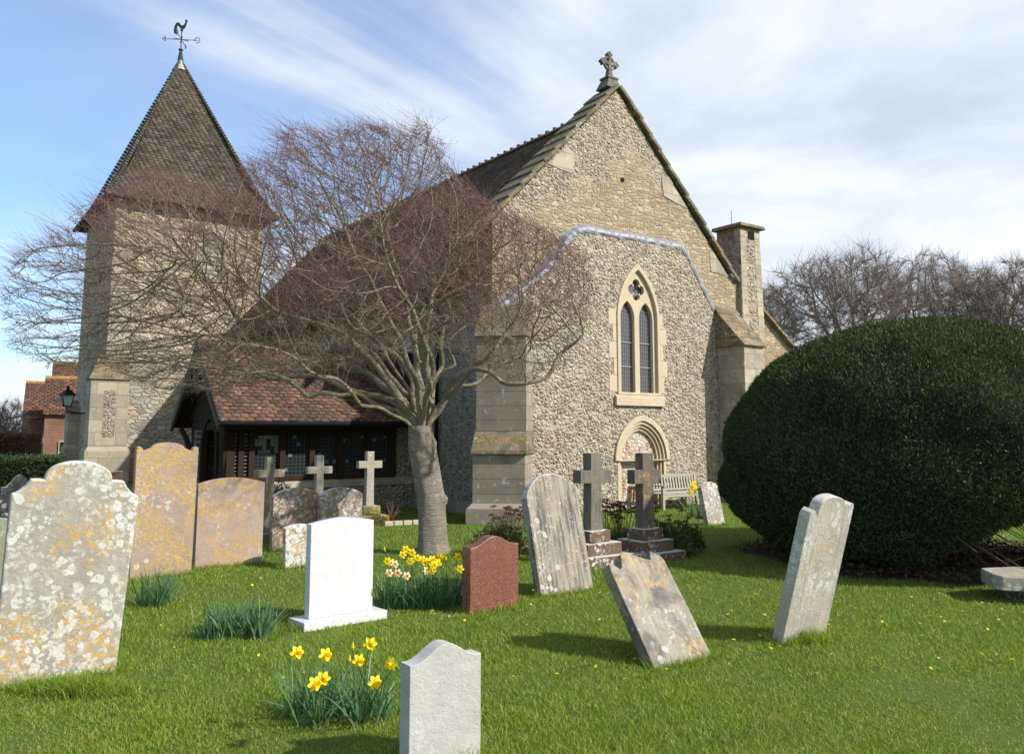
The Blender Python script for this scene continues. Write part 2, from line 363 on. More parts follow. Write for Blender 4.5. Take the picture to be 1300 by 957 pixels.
# more materials
def m_glass(name, col, rough=.12):
    t = NT(name); v = t.obj(); t.color(t.mix(t.noise(v, 3, 2), col, tuple(c*1.6 for c in col))); t.rough(rough); t.b.inputs['Specular IOR Level'].default_value = .6
    t.bump(t.noise(v, 6, 2), .004, .6); return t.m
M['glass'] = m_glass('old_glass', (.012,.016,.016))
M['glass_pale'] = m_glass('quarry_painted_reflection', (.11,.13,.125), .25)  # reflection put into the colour: paler copy of the porch glass
def m_infill():
    t = NT('brick_and_flint_infill'); v = t.obj(); x = t.sep(v); q = t.comb(x[0], x[2], 0)
    b = t.n('ShaderNodeTexBrick'); t.l(q, b.inputs[0]); b.inputs['Scale'].default_value = 1; b.inputs['Brick Width'].default_value = .2; b.inputs['Row Height'].default_value = .075
    b.inputs['Mortar Size'].default_value = .009; b.inputs['Color1'].default_value = (.42,.12,.055,1); b.inputs['Color2'].default_value = (.34,.085,.045,1); b.inputs['Mortar'].default_value = (.5,.45,.36,1)
    k = t.rng(t.noise(v, 3.5, 4, .65), .40, .46)
    vv = t.vor(v, 11, 'F1', .9, 'Color'); de = t.vor(v, 11, 'DISTANCE_TO_EDGE', .9)
    fl = t.mix(t.rng(de, .05, .1), (.52,.46,.36), t.ramp(t.sep(vv)[0], [(0,(.5,.46,.4)),(.4,(.36,.3,.22)),(.7,(.55,.5,.43)),(.9,(.2,.18,.17))], True))
    t.color(t.mix(k, b.outputs[0], fl)); t.bump(t.math('ADD', t.rng(de, 0, .2), t.math('MULTIPLY', b.outputs[1], -.5)), .015); return t.m
M['infill'] = m_infill()

# ------------------------------------------------------------------ tiled slopes
def tile_slope(name, P0, A, B, rows, span, tw, ex, mat, parent, th=.016, jit=.004, sprocket=None):
    """real tiles: P0 + A*a + B*s; span(s) gives (a0,a1) of a row"""
    P0 = np.array(P0, float); A = np.array(A, float); B = np.array(B, float); A /= np.linalg.norm(A); B /= np.linalg.norm(B); Nn = np.cross(A, B)
    if Nn[2] < 0: Nn = -Nn
    vs = []; fs = []
    for r in range(rows):
        s = r*ex; a0, a1 = span(s)
        if a1-a0 < .03: continue
        off = (r % 2)*tw*.5; a = a0-off; 
        while a < a1-.01:
            l = max(a, a0)+.0015; h = min(a+tw, a1)-.0015; a += tw
            if h-l < .015: continue
            j = RNG.normal(0, jit); js = RNG.normal(0, jit*1.2); tl = .020+abs(RNG.normal(0, jit*.8)); lift = sprocket(s) if sprocket else 0; lift2 = sprocket(s+ex*1.35) if sprocket else 0
            n = len(vs); s0 = s+js; s1 = s+ex*1.35
            for aa, ss, nn in ((l, s0, tl+lift), (h, s0, tl+j+lift), (h, s1, .004+lift2), (l, s1, .004+lift2), (l, s0, tl-th+lift), (h, s0, tl+j-th+lift), (h, s1, .004-th+lift2), (l, s1, .004-th+lift2)):
                vs.append(P0+A*aa+B*ss+Nn*nn)
            fs += [(n,n+1,n+2,n+3),(n+5,n+4,n+7,n+6),(n+4,n+5,n+1,n),(n+5,n+6,n+2,n+1),(n+7,n+4,n,n+3)]
    return quads_mesh(name, np.array(vs), fs, mat, parent)

# ================================================================== THE CHURCH
church = empty('church', O, TH, 'flint parish church with tiled roofs, a pyramid-capped tower and a timber porch', 'church')
HW = 3.75; WX = -3.40; RZ = 8.95; SL = 1.10; NL = 16.7           # eave half width, south wall, ridge, slope, length
RG_, SG = 9.30, 1.04                                              # parapet gable stands above the roof
def slope_z(x): return RG_ - SG*abs(x)
# gable: upper wall (set back) and thicker lower wall under the lead weathering
LEAD = [(-3.42,3.95),(-2.9,4.32),(-2.25,4.80),(-1.86,5.20),(-1.56,5.62),(-1.30,5.84),(-1.02,5.92),(-.4,5.90),(.4,5.93),(1.2,5.92),(1.90,5.92),(2.10,5.72),(2.38,5.34),(2.70,4.90),(2.98,4.52)]
WIN = pointed(.42, .62, 2.36, 4.05, 5.24, 14)
DOOR = pointed(.47, .74, -.05, 1.02, 1.88, 14)
up = [(WX,-.1),(HW-.05,-.1),(HW-.05,slope_z(HW)-.04),(0,RG_-.04),(WX,slope_z(WX)-.04)]
cprism('gable_wall', [up, WIN, DOOR], .12, .75, M['gable'], church)
low = [(WX,-.1)] + [(3.72,-.1),(3.72,4.1),(2.98,4.5)] + [(x, z) for x, z in reversed(LEAD)]
low[-1] = (WX, 3.95)
lw = cprism('lower_wall', [low, WIN, DOOR], 0, .1195, M['flint'], church)
# lead weathering
def lead_strip():
    pts = []
    for i in range(len(LEAD)-1):
        a = Vector((LEAD[i][0], 0, LEAD[i][1])); b = Vector((LEAD[i+1][0], 0, LEAD[i+1][1])); n = max(1, int((b-a).length/.08))
        for k in range(n): pts.append(a.lerp(b, k/n))
    pts.append(Vector((LEAD[-1][0], 0, LEAD[-1][1])))
    m = MB(); n = len(pts); rows = []
    for i, p in enumerate(pts):
        t = (pts[min(i+1, n-1)]-pts[max(i-1, 0)]).normalized(); up_ = Vector((-t.z, 0, t.x))
        w = .07+.014*sin(i*.9)+random.uniform(-.012,.012); dp = random.uniform(-.022,.022)
        rows.append([p+up_*(w+.03)+Vector((0,.118,0)), p+up_*w+Vector((0,.09+dp*.3,0)), p+up_*.02+Vector((0,.0+dp*.8,0)), p-up_*.05+Vector((0,-.02+dp*.8,0)), p-up_*(.10+random.uniform(-.02,.02))+Vector((0,-.012+dp*.4,0)), p-up_*.1+Vector((0,.004,0))])
    for r in rows: m.v += [tuple(q) for q in r]
    for i in range(n-1):
        for j in range(5): m.f.append((i*6+j, i*6+j+1, (i+1)*6+j+1, (i+1)*6+j))
    return m.build('lead_flashing', M['lead'], church, False)
lead_strip()
# pale dressed blocks in the gable face
def block(name, pts, y0, y1, mat): return cprism(name, [pts], y0, y1, mat, church, .004)
for pts in ([(-2.0,7.14),(-1.36,7.05),(-1.24,7.50),(-1.50,7.64)], [(1.42,7.05),(2.24,6.86),(1.62,7.54),(1.36,7.50)], [(3.0,5.45),(3.64,5.40),(3.1,5.95),(2.96,5.90)]):
    block('kneeler_stone', pts, .105, .3, M['ashlar_pale'])
q = MB()
for i in range(9): q.box(-2.99+.0, -2.99+(.34 if i % 2 else .2), -.006, .02, .0+i*.40, .385+i*.40)
q.build('quoin', M['ashlar_pale'], church, bevel=.006)
# putlog hole
hh = MB(); hh.tube([(.12,.10,7.2),(.12,.3,7.2)], .05, 8); hh.build('putlog_hole', M['black_iron'], church)

# --- east window
win = cprism('window', [pointed(.42, .65, 2.40, 4.05, 5.32, 14), pointed(.42, .565, 2.46, 4.05, 5.17, 14)], -.03, .10, M['dressed'], church, .018)
lan1 = pointed(.14, .205, 2.46, 4.08, 4.46, 9); lan2 = pointed(.70, .205, 2.46, 4.08, 4.46, 9)
quat = []
for k in range(4):
    c = (.42+.13*cos(k*pi/2), 4.73+.13*sin(k*pi/2)); a = 90*k
    quat += arc(c[0], c[1], .108, a-115, a+115, 10)
cprism('tracery', [pointed(.42, .585, 2.44, 4.05, 5.20, 14), lan1, lan2, quat], .045, .14, M['dressed2'], win, .012)
gl = cprism('pane', [pointed(.42, .57, 2.45, 4.05, 5.1, 10)], .15, .165, M['glass_mesh'], win)
ca = MB()
for cx in (.14, .70):
    for k in range(-3, 4): ca.box(cx+k*.06-.002, cx+k*.06+.002, .138, .149, 2.46, 4.3)
    for k in range(21): ca.box(cx-.2, cx+.2, .138, .149, 2.55+k*.09, 2.554+k*.09)
    for z in (3.02, 3.55): ca.box(cx-.215, cx+.215, .125, .148, z, z+.018)
ca.build('leading', M['lead_came'], win)
jb = MB()
for i in range(5):
    for sx in (-1, 1):
        wj = (.10 if (i+(sx > 0)) % 2 else .22)+random.uniform(-.02,.02); xa = .42+sx*.66; zz0 = 2.46+i*.36
        jb.box(min(xa, xa+sx*wj), max(xa, xa+sx*wj), -.012+.002*i, .05, zz0, zz0+.35)
jb.build('jamb_blocks', M['dressed2'], win, bevel=.012)
sl = MB(); sl.hexa([(-.32,-.07,2.17),(1.14,-.07,2.17),(1.14,.10,2.17),(-.32,.10,2.17)], [(-.32,-.07,2.37),(1.14,-.07,2.37),(1.14,.10,2.455),(-.32,.10,2.455)])
sl.build('sill', M['dressed'], win, bevel=.008)

# --- blocked doorway
dr = cprism('doorway', [pointed(.47, .82, 1.0, 1.02, 1.97, 16), pointed(.47, .73, .99, 1.02, 1.87, 16)], -.05, .11, M['dressed'], church, .014)
for i, hw in enumerate((.735, .675, .615)):
    cprism('moulding', [pointed(.47, hw, .0, 1.02, 1.02+hw*1.16, 16), pointed(.47, hw-.065, -.01, 1.02, 1.02+(hw-.065)*1.16, 16)], -.01+i*.045, .19, M['dressed2'], dr, .014)
cprism('infill', [pointed(.47, .60, -.02, 1.02, 1.70, 12)], .14, .3, M['infill'], dr)

# --- coping of the gable
for sgn in (-1, 1):
    n = 13; L0 = sqrt(1+SG*SG); xmax = 3.84 if sgn > 0 else 3.84; total = xmax*L0
    for i in range(n):
        a = i*total/n; b = (i+1)*total/n+.07
        def P(s, h, y): # s along slope down from the apex, h above it
            x = sgn*s/L0; z = RG_ - SG*s/L0; nx = sgn*SG/L0; nz = 1/L0
            return (x+nx*h, y, z+nz*h)
        h0, h1 = .0, .035+random.uniform(0, .012); y0 = .02+random.uniform(-.015, .01); t_ = .085
        m = MB(); m.hexa([P(a, h0, y0), P(b, h1, y0), P(b, h1, .80), P(a, h0, .80)], [P(a, h0+t_, y0), P(b, h1+t_, y0), P(b, h1+t_, .80), P(a, h0+t_, .80)])
        m.build('coping_stone', M['coping'], church, bevel=.012)
# apex cross of stone
fin = MB(); ya = .38
fin.hexa([(-.24,ya-.2,RG_+.02),(.24,ya-.2,RG_+.02),(.24,ya+.2,RG_+.02),(-.24,ya+.2,RG_+.02)], [(-.13,ya-.13,RG_+.26),(.13,ya-.13,RG_+.26),(.13,ya+.13,RG_+.26),(-.13,ya+.13,RG_+.26)])
fin.hexa([(-.16,ya-.15,RG_+.262),(.16,ya-.15,RG_+.262),(.16,ya+.15,RG_+.262),(-.16,ya+.15,RG_+.262)], [(-.16,ya-.15,RG_+.31),(.16,ya-.15,RG_+.31),(.16,ya+.15,RG_+.31),(-.16,ya+.15,RG_+.31)])
fin.hexa([(-.075,ya-.07,RG_+.31),(.075,ya-.07,RG_+.31),(.075,ya+.07,RG_+.31),(-.075,ya+.07,RG_+.31)], [(-.045,ya-.05,RG_+.52),(.045,ya-.05,RG_+.52),(.045,ya+.05,RG_+.52),(-.045,ya+.05,RG_+.52)])
zc = RG_+.67
fin.box(-.035,.035,ya-.045,ya+.045,RG_+.52,zc+.22); fin.box(-.22,.22,ya-.04,ya+.04,zc-.035,zc+.035)
fin.tube([(.145*cos(q*pi/10), ya, zc+.145*sin(q*pi/10)) for q in range(21)], .036, 8, False)
for cx_, cz_ in ((.2,0),(-.2,0),(0,.2)):
    for dx_, dz_ in ((.045,.0),(0,.045),(-.045,0),(0,-.045)):
        fin.tube([(cx_+dx_, ya-.05, zc+cz_+dz_),(cx_+dx_, ya+.05, zc+cz_+dz_)], .036, 7)
fin.build('gable_cross', m_stone('cross_finial_stone', (.15,.15,.11), .15, .2, 9, .6, .1, grime=.5, gcol=(.05,.055,.035)), church, bevel=.006)

# --- nave walls and roof
nv = MB(); nv.box(WX, WX+.6, .75, NL, -.1, 5.1); nv.box(HW-.6, HW-.1, .75, NL, -.1, 4.9); nv.box(WX+.6, HW-.6, NL-.5, NL, -.1, 4.9)
nv.add([(WX,NL-.5,4.9),(HW-.1,NL-.5,4.9),(0,NL-.5,RZ-.1),(WX,NL,4.9),(HW-.1,NL,4.9),(0,NL,RZ-.1)], [(0,1,2),(5,4,3),(0,3,4,1),(1,4,5,2),(2,5,3,0)])
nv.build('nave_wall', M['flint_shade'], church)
SLn = Vector((1, 0, SL)).normalized(); rl = 3.95*sqrt(1+SL*SL)
rf = tile_slope('nave_roof', (-3.98, .80, RZ-SL*3.98), (0,1,0), (1,0,SL), int(rl*1.005/.1), lambda s: (0, NL-.8), .17, .1, M['tile_nave'], church)
un = MB(); e = .03
un.add([(-3.95,.8,RZ-SL*3.95-e),(0,.8,RZ-e),(0,NL,RZ-e),(-3.95,NL,RZ-SL*3.95-e),(3.95,.8,RZ-SL*3.95),(3.95,NL,RZ-SL*3.95),(0,.8,RZ-.15),(0,NL,RZ-.15),(-3.9,.8,RZ-SL*3.95-.16),(-3.9,NL,RZ-SL*3.95-.16),(3.9,.8,RZ-SL*3.95-.16),(3.9,NL,RZ-SL*3.95-.16)],
       [(0,1,2,3),(1,4,5,2),(8,9,7,6),(6,7,11,10),(0,3,9,8),(4,10,11,5),(0,8,6,1),(1,6,10,4),(3,2,7,9),(2,5,11,7)])
un.build('roof_deck', M['tile_nave'], rf)
rt = MB(); yy = .8
while yy < NL:
    ring = [(.13*cos(a), .13*sin(a)) for a in [pi*k/8 for k in range(9)]]
    n = len(rt.v); l = .30
    for y_, g in ((yy,1.0),(yy+l,.93)):
        rt.v += [(x*g, y_, RZ-.06+z*g*.9) for x, z in ring]
    rt.f += [(n+k, n+k+1, n+9+k+1, n+9+k) for k in range(8)] + [tuple(n+k for k in range(9))]
    rt.box(-.05,.05,yy,yy+.07,RZ+.02,RZ+.105)          # raised roll of each ridge tile
    yy += l
rt.build('ridge_tiles', M['tile_nave'], rf)
# drainpipe with shoe, small window on the shaded side wall
dp = MB(); xx = WX-.08
dp.tube([(xx,2.05,.22),(xx,2.05,4.85)], .042, 10); dp.tube([(xx,2.05,.24),(xx-.1,2.05,.1)], .05, 10)
for z in (.7,2.2,3.6): dp.tube([(xx,2.05,z),(xx,2.05,z+.08)], .06, 10)
dp.tube([(xx,2.05,2.24),(xx,1.85,2.24),(xx+.08,1.85,2.2)], .015, 6)
dp.box(xx-.1,xx+.08,1.93,2.17,4.7,4.95)
dp.build('drainpipe', M['black_iron'], church)
gt = MB(); gt.tube([(-4.05,.82,RZ-SL*3.98-.06),(-4.05,NL,RZ-SL*3.98-.06)], .06, 8); gt.build('gutter', M['black_iron'], church)
R90 = Matrix.Rotation(-pi/2, 4, 'Z')
def side_window(y, z0, zs, za, hw):
    T = Matrix.Translation((WX, y, 0)) @ R90
    w = cprism('window', [pointed(0, hw+.14, z0-.1, zs, za+.16), pointed(0, hw, z0, zs, za)], -.02, .05, M['ashlar_pale'], church, .01, T)
    cprism('pane', [pointed(0, hw+.02, z0-.02, zs, za)], -.004, .03, M['glass'], w, 0, T)
side_window(3.35, 1.9, 3.5, 3.95, .26)
pb = MB(); pb.box(WX-.09, WX, .1, NL, -.1, .26); pb.build('plinth', M['ashlar'], church, bevel=.02)

# --- corner buttress (its face looks almost straight at the viewer)
bt_w = Vector((-.235, 14.72, 0)); bt_a = radians(-8)
inv = church.matrix_basis.inverted() if False else (Matrix.Translation(O) @ Matrix.Rotation(TH, 4, 'Z')).inverted()
BM_ = inv @ Matrix.Translation(bt_w) @ Matrix.Rotation(bt_a, 4, 'Z')
b = MB(); w = .475
b.box(-w-.10, w+.04, -.10, 1.2, -.1, .26, BM_)
b.hexa([BM_@Vector(p) for p in ((-w-.1,-.1,.261),(w+.04,-.1,.261),(w,1.2,.261),(-w-.1,1.2,.261))], [BM_@Vector(p) for p in ((-w,0,.36),(w,0,.36),(w,1.2,.36),(-w,1.2,.36))])
b.box(-w, w, 0, 1.2, .36, 1.21, BM_)
bt = b.build('buttress', M['ashlar'], church, bevel=.01)
b = MB()
b.hexa([BM_@Vector(p) for p in ((-w-.035,-.06,1.212),(w+.035,-.06,1.212),(w+.035,1.2,1.212),(-w-.035,1.2,1.212))], [BM_@Vector(p) for p in ((-w-.035,-.05,1.27),(w+.035,-.05,1.27),(w+.035,1.2,1.27),(-w-.035,1.2,1.27))])
b.hexa([BM_@Vector(p) for p in ((-w-.03,-.045,1.272),(w+.03,-.045,1.272),(w+.03,1.2,1.272),(-w-.03,1.2,1.272))], [BM_@Vector(p) for p in ((-w-.01,.26,1.62),(w+.01,.26,1.62),(w+.01,1.2,1.62),(-w-.01,1.2,1.62))])
b.build('weathering', M['coping'], bt, bevel=.014)
b = MB(); b.box(-w+.01, w-.01, .27, 1.2, 1.622, 3.35, BM_); b.build('upper_stage', M['ashlar'], bt, bevel=.01)
b = MB()
b.hexa([BM_@Vector(p) for p in ((-w-.03,.21,3.352),(w+.03,.21,3.352),(w+.03,1.2,3.352),(-w-.03,1.2,3.352))], [BM_@Vector(p) for p in ((-w-.01,.8,4.0),(w+.01,.8,4.0),(w+.01,1.3,4.0),(-w-.01,1.3,4.0))])
b.build('weathering', M['coping'], bt, bevel=.014)

# --- right hand buttress, chimney turret and lean-to
b = MB(); b.box(3.02, 3.72, -.78, 0, -.1, 3.62)
rb = b.build('buttress', M['ashlar_pale'], church, bevel=.012)
b = MB()
for i in range(5):
    y0 = -.86+i*.19; z0 = 3.60+i*.205
    b.hexa([(2.95,y0,z0),(3.80,y0,z0),(3.80,.11,z0),(2.95,.11,z0)], [(2.95,y0+.03,z0+.07),(3.80,y0+.03,z0+.07),(3.80,.11,z0+.24),(2.95,.11,z0+.24)] if i == 4 else [(2.95,y0+.19,z0+.2),(3.80,y0+.19,z0+.2),(3.80,.11,z0+.203),(2.95,.11,z0+.203)])
b.build('weathering', M['coping'], rb, bevel=.012)
b = MB(); x0, x1 = 4.0, 4.80
b.hexa([(x0-.04,-.02,3.7),(x1+.04,-.02,3.7),(x1+.04,.85,3.7),(x0-.04,.85,3.7)], [(x0+.02,.02,6.70),(x1-.02,.02,6.70),(x1-.02,.75,6.70),(x0+.02,.75,6.70)])
ch = b.build('chimney', M['tower'], church)
for xx in (x0-.012, x1-.22):
    b = MB()
    for i in range(8): b.box(xx+.006*i*(1 if xx < 4.2 else -1)*.6, xx+.006*i*.6*(1 if xx < 4.2 else -1)+.23, -.026+i*.005, .2, 3.75+i*.365, 4.10+i*.365)
    b.build('quoin', M['ashlar_pale'], ch, bevel=.01)
b = MB(); b.hexa([(x0-.09,-.10,6.702),(x1+.09,-.10,6.702),(x1+.09,.85,6.702),(x0-.09,.85,6.702)], [(x0-.07,-.08,6.79),(x1+.07,-.08,6.79),(x1+.07,.83,6.79),(x0-.07,.83,6.79)])
b.build('chimney_cap', M['coping'], ch, bevel=.012)
b = MB(); b.box(4.33,4.55,-.0,.04,6.42,6.62); b.build('vent', M['black_iron'], ch)
b = MB(); b.tube([(4.3,.5,6.8),(4.3,.5,7.25)], .008, 5); b.build('lightning_rod', M['black_iron'], ch)
ln = cprism('vestry_wall', [[(3.702,-.1),(6.95,-.1),(6.95,3.15),(4.85,4.62),(4.03,4.62),(4.03,5.28),(3.702,5.46)]], .125, .6, M['gable'], church)
b = MB()
for i in range(5):
    t0 = i/5; t1 = (i+1)/5+.02; p0 = Vector((4.80,0,4.70)).lerp(Vector((7.1,0,3.08)), t0); p1 = Vector((4.80,0,4.70)).lerp(Vector((7.1,0,3.08)), t1)
    b.hexa([(p0.x,-.02,p0.z-.06),(p1.x,-.02,p1.z-.03),(p1.x,.7,p1.z-.03),(p0.x,.7,p0.z-.06)], [(p0.x,-.02,p0.z+.02),(p1.x,-.02,p1.z+.05),(p1.x,.7,p1.z+.05),(p0.x,.7,p0.z+.02)])
b.build('coping_stone', M['coping'], ln, bevel=.01)
b = MB(); b.add([(3.7,.6,5.0),(7.0,.6,3.1),(7.0,7,3.1),(3.7,7,5.0),(7.0,7,-.1),(7.0,.6,-.1),(3.7,7,-.1)], [(0,1,2,3),(1,5,4,2),(2,4,6,3)]); b.build('vestry_roof', M['tile_nave'], church)
# shallow lead dressing where rake meets the turret
b = MB(); b.hexa([(3.66,.04,5.42),(4.02,.04,5.26),(4.02,.5,5.26),(3.66,.5,5.42)], [(3.66,.04,5.48),(4.02,.04,5.34),(4.02,.5,5.34),(3.66,.5,5.48)]); b.build('lead_saddle', M['lead'], church, bevel=.01)

# --- tower
TX0, TX1, TY0, TY1, TZ = -7.26, -2.28, 16.73, 22.4, 9.75
tm = m_flint('tower_stone', 5.4, mortar=(.48,.41,.30)); 
def m_tower_wall():
    t = NT('tower_wall'); v = t.obj(); x = t.sep(v)
    d = t.vmath('MULTIPLY', t.vmath('SUBTRACT', t.noise(v, 3, 3, .6, 0, 1), (.5,.5,.5)), (.15,.15,.15)); vv = t.vmath('ADD', v, d)
    m2 = t.map(vv, (.7,.7,1.7)); ce = t.sep(t.vor(m2, 4.6, 'F1', .85, 'Color')); de = t.vor(m2, 4.6, 'DISTANCE_TO_EDGE', .85)
    st = t.ramp(ce[0], [(0,(.46,.38,.27)),(.2,(.36,.30,.23)),(.38,(.54,.47,.36)),(.55,(.26,.23,.20)),(.68,(.48,.38,.26)),(.8,(.58,.53,.44)),(.92,(.17,.155,.14))], True)
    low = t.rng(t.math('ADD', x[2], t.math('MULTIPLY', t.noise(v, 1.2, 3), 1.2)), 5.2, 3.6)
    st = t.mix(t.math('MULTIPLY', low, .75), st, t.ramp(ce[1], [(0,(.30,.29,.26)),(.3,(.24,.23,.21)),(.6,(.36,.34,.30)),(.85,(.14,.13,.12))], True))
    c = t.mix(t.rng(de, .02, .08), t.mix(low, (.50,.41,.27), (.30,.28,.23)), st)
    c = t.mix(t.math('MULTIPLY', t.rng(t.noise(v, .7, 4, .6), .42, .65), .55), c, t.mix(.0, (.50,.40,.25), (0,0,0)))
    c = t.mix(t.math('MULTIPLY', t.noise(v, 22, 4, .7), .35), c, (.16,.13,.1))
    t.color(c); t.bump(t.rng(de, 0, .13), .04, .9); return t.m
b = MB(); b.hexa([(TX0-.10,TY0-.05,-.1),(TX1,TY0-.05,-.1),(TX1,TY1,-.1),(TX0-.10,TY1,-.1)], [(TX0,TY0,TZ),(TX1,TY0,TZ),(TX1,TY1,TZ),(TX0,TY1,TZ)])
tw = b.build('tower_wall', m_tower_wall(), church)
b = MB()
for i in range(21):
    wq = .62 if i % 2 else .36; k = 1-i*.44/9.75
    b.box(TX0-.106*k-.006, TX0-.1*k+wq, TY0-.05*k-.012, TY0+.1, .1+i*.44, .52+i*.44)
    b.box(TX0-.106*k-.012, TX0+.1, TY0-.05*k-.006, TY0-.05*k+.85-wq, .1+i*.44, .521+i*.44)
b.build('quoin', M['ashlar_pale'], tw, bevel=.012)
mb_butt = m_ashlar('tower_buttress_stone', (.36,.31,.22), .6, .4, stain=.35, lich=.2)
def tower_buttress(x0, x1, y0, y1, h, hs, nm='buttress'):
    b = MB(); b.box(x0-.1,x1+.1,y0-.12,y1,-.1,1.0); b.hexa([(x0-.1,y0-.12,1.001),(x1+.1,y0-.12,1.001),(x1+.1,y1,1.001),(x0-.1,y1,1.001)], [(x0,y0,1.16),(x1,y0,1.16),(x1,y1,1.16),(x0,y1,1.16)])
    b.box(x0,x1,y0,y1,1.161,h); t_ = b.build(nm, mb_butt, tw, bevel=.015)
    b = MB(); b.hexa([(x0-.06,y0-.06,h+.001),(x1+.06,y0-.06,h+.001),(x1+.06,y1,h+.001),(x0-.06,y1,h+.001)], [(x0-.06,y0-.04,h+.1),(x1+.06,y0-.04,h+.1),(x1+.06,y1,h+.1),(x0-.06,y1,h+.1)])
    for i in range(4):
        k = i/4; k2 = (i+1)/4
        b.hexa([(x0+.3*k*(x1-x0)-.03,y0+k*(y1-y0)*.8-.02,h+.1+i*hs/4),(x1+.02,y0+k*(y1-y0)*.8-.02,h+.1+i*hs/4),(x1+.02,y1,h+.1+i*hs/4),(x0+.3*k*(x1-x0)-.03,y1,h+.1+i*hs/4)],
               [(x0+.3*k2*(x1-x0)-.03,y0+k2*(y1-y0)*.8-.04,h+.099+(i+1)*hs/4),(x1,y0+k2*(y1-y0)*.8-.04,h+.099+(i+1)*hs/4),(x1,y1,h+.099+(i+1)*hs/4),(x0+.3*k2*(x1-x0)-.03,y1,h+.099+(i+1)*hs/4)])
    b.build('buttress_weathering', M['coping'], tw, bevel=.015)
tower_buttress(-7.85, -6.72, 15.98, 16.75, 3.28, .75)
tower_buttress(-7.72, -7.28, 21.2, 21.9, 2.3, .4)
b = MB(); b.box(-7.45,-7.10,15.972,16.0,1.45,2.95); b.build('flint_panel', M['flint_shade'], tw)
b = MB()   # belfry slits on the shaded side, a louvred light on the bright side
b.box(TX0-.03,TX0+.1,18.6,18.95,5.6,7.4); b.build('slit_window', M['black_iron'], tw)
b = MB(); b.box(TX0-.16,TX0-.10,17.55,17.66,2.0,3.9); b.build('downpipe', M['black_iron'], tw)
T = Matrix.Translation((-4.1, TY0, 0))
w = cprism('belfry_window', [pointed(0, .52, 6.9, 8.2, 8.9), pointed(0, .38, 7.0, 8.2, 8.7)], -.06, .05, M['ashlar_pale'], tw, .012, T)
lb = MB()
for i in range(10): lb.hexa([T@Vector(p) for p in ((-.36,-.03,7.02+i*.16),(.36,-.03,7.02+i*.16),(.36,.06,7.12+i*.16),(-.36,.06,7.12+i*.16))], [T@Vector(p) for p in ((-.36,-.03,7.05+i*.16),(.36,-.03,7.05+i*.16),(.36,.06,7.15+i*.16),(-.36,.06,7.15+i*.16))])
lb.build('louvres', m_plain('green_louvre', (.22,.30,.26), .8), w)
# pyramid cap: two visible slopes of real tiles with a flared foot
EO = .43; ex0, ex1, ey0, ey1, ez = TX0-EO, TX1+EO, TY0-EO, TY1+EO, 9.42
ax_, ay_, az_ = (ex0+ex1)/2, (ey0+ey1)/2, 16.0
AP = Vector((ax_, ay_, az_)); s_len = 1.15
zz1 = 10.25; k1 = (zz1-9.75)/(az_-9.75)
def spro(s): return 0.0
def pyr_face(name, A0, A1, parent):
    A0 = Vector(A0); A1 = Vector(A1); mid = (A0+A1)/2; up_ = AP-mid; H = up_.length; Ad = (A1-A0).normalized(); wid = (A1-A0).length
    kk = .145  # lower part flatter: foot of slope kicks out
    return tile_slope(name, A0, Ad, up_, int(H/.125), lambda s: (wid/2*s/H, wid-wid/2*s/H), .2, .125, M['tile_tower'], parent, jit=.006,
                      sprocket=lambda s: -.0 - .28*max(0, min(1, s/1.5))*(1) *(1-s/H) - .05*0 )
c4 = [(ex0,ey0,ez),(ex1,ey0,ez),(ex1,ey1,ez),(ex0,ey1,ez)]
dk = MB(); ins = .30
mid4 = [Vector((ax_+(x-ax_)*.80, ay_+(y-ay_)*.80, ez+.78)) for x, y, z in c4]
dk.v = [tuple(p) for p in c4] + [tuple(p) for p in mid4] + [tuple(AP-Vector((0,0,.3)))]
for i in range(4):
    j = (i+1) % 4; dk.f += [(i,j,4+j,4+i),(4+i,4+j,8)]
dk.f.append((3,2,1,0))
trf = dk.build('tower_roof', M['oak'], church)
for vtx in trf.data.vertices:
    pass
pyr_face('tile_face', c4[0], c4[1], trf); pyr_face('tile_face', c4[3], c4[0], trf); pyr_face('tile_face', c4[1], c4[2], trf)
hp = MB()
for cc_ in c4:
    c_ = Vector(cc_); n = 60
    for i in range(n):
        a = c_.lerp(AP, i/n); b_ = c_.lerp(AP, (i+.9)/n); s_ = i/n
        def sink(q): return Vector((0,0,-.36*max(0,min(1,q*7.6/1.5))*(1-q)))
        a = a+sink(i/n)+Vector((0,0,.02)); b_ = b_+sink((i+.9)/n)+Vector((0,0,.0)); hp.tube([a, b_], [.07,.06], 6)
hp.build('hip_tiles', M['tile_tower'], trf)
b = MB(); b.tube([AP-Vector((0,0,.45)), AP+Vector((0,0,-.1)), AP+Vector((0,0,.02))], [.30,.12,.09], 8); b.build('lead_cap', m_plain('cap_lead', (.34,.33,.32), .7, .3), trf)

# ================================================================== PORCH (part of the church)
PX0, PX1, PY0, PY1, PC = -7.5, WX, 3.0, 5.4, 4.2
pe, prz, pez = 1.62, 3.40, 1.90
psl = (prz-pez)/pe
b = MB(); b.box(PX0, PX1, PY0, PY0+.3, -.1, .50); b.box(PX0, PX1, PY1-.3, PY1, -.1, 1.7); b.box(-3.98, PX1, PY0, PY0+.3, .50, 1.95)
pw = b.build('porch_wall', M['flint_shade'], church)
b = MB(); b.hexa([(PX0-.03,PY0-.04,.502),(PX1,PY0-.04,.502),(PX1,PY0+.3,.502),(PX0-.03,PY0+.3,.502)], [(PX0-.03,PY0-.0,.66),(PX1,PY0-.0,.66),(PX1,PY0+.3,.66),(PX0-.03,PY0+.3,.66)])
b.build('sill_course', M['ashlar_pale'], pw, bevel=.008)
b = MB()
b.box(PX0, -3.98, PY0-.03, PY0+.12, .662, .76); b.box(PX0, -3.98, PY0-.03, PY0+.12, 1.62, 1.80)
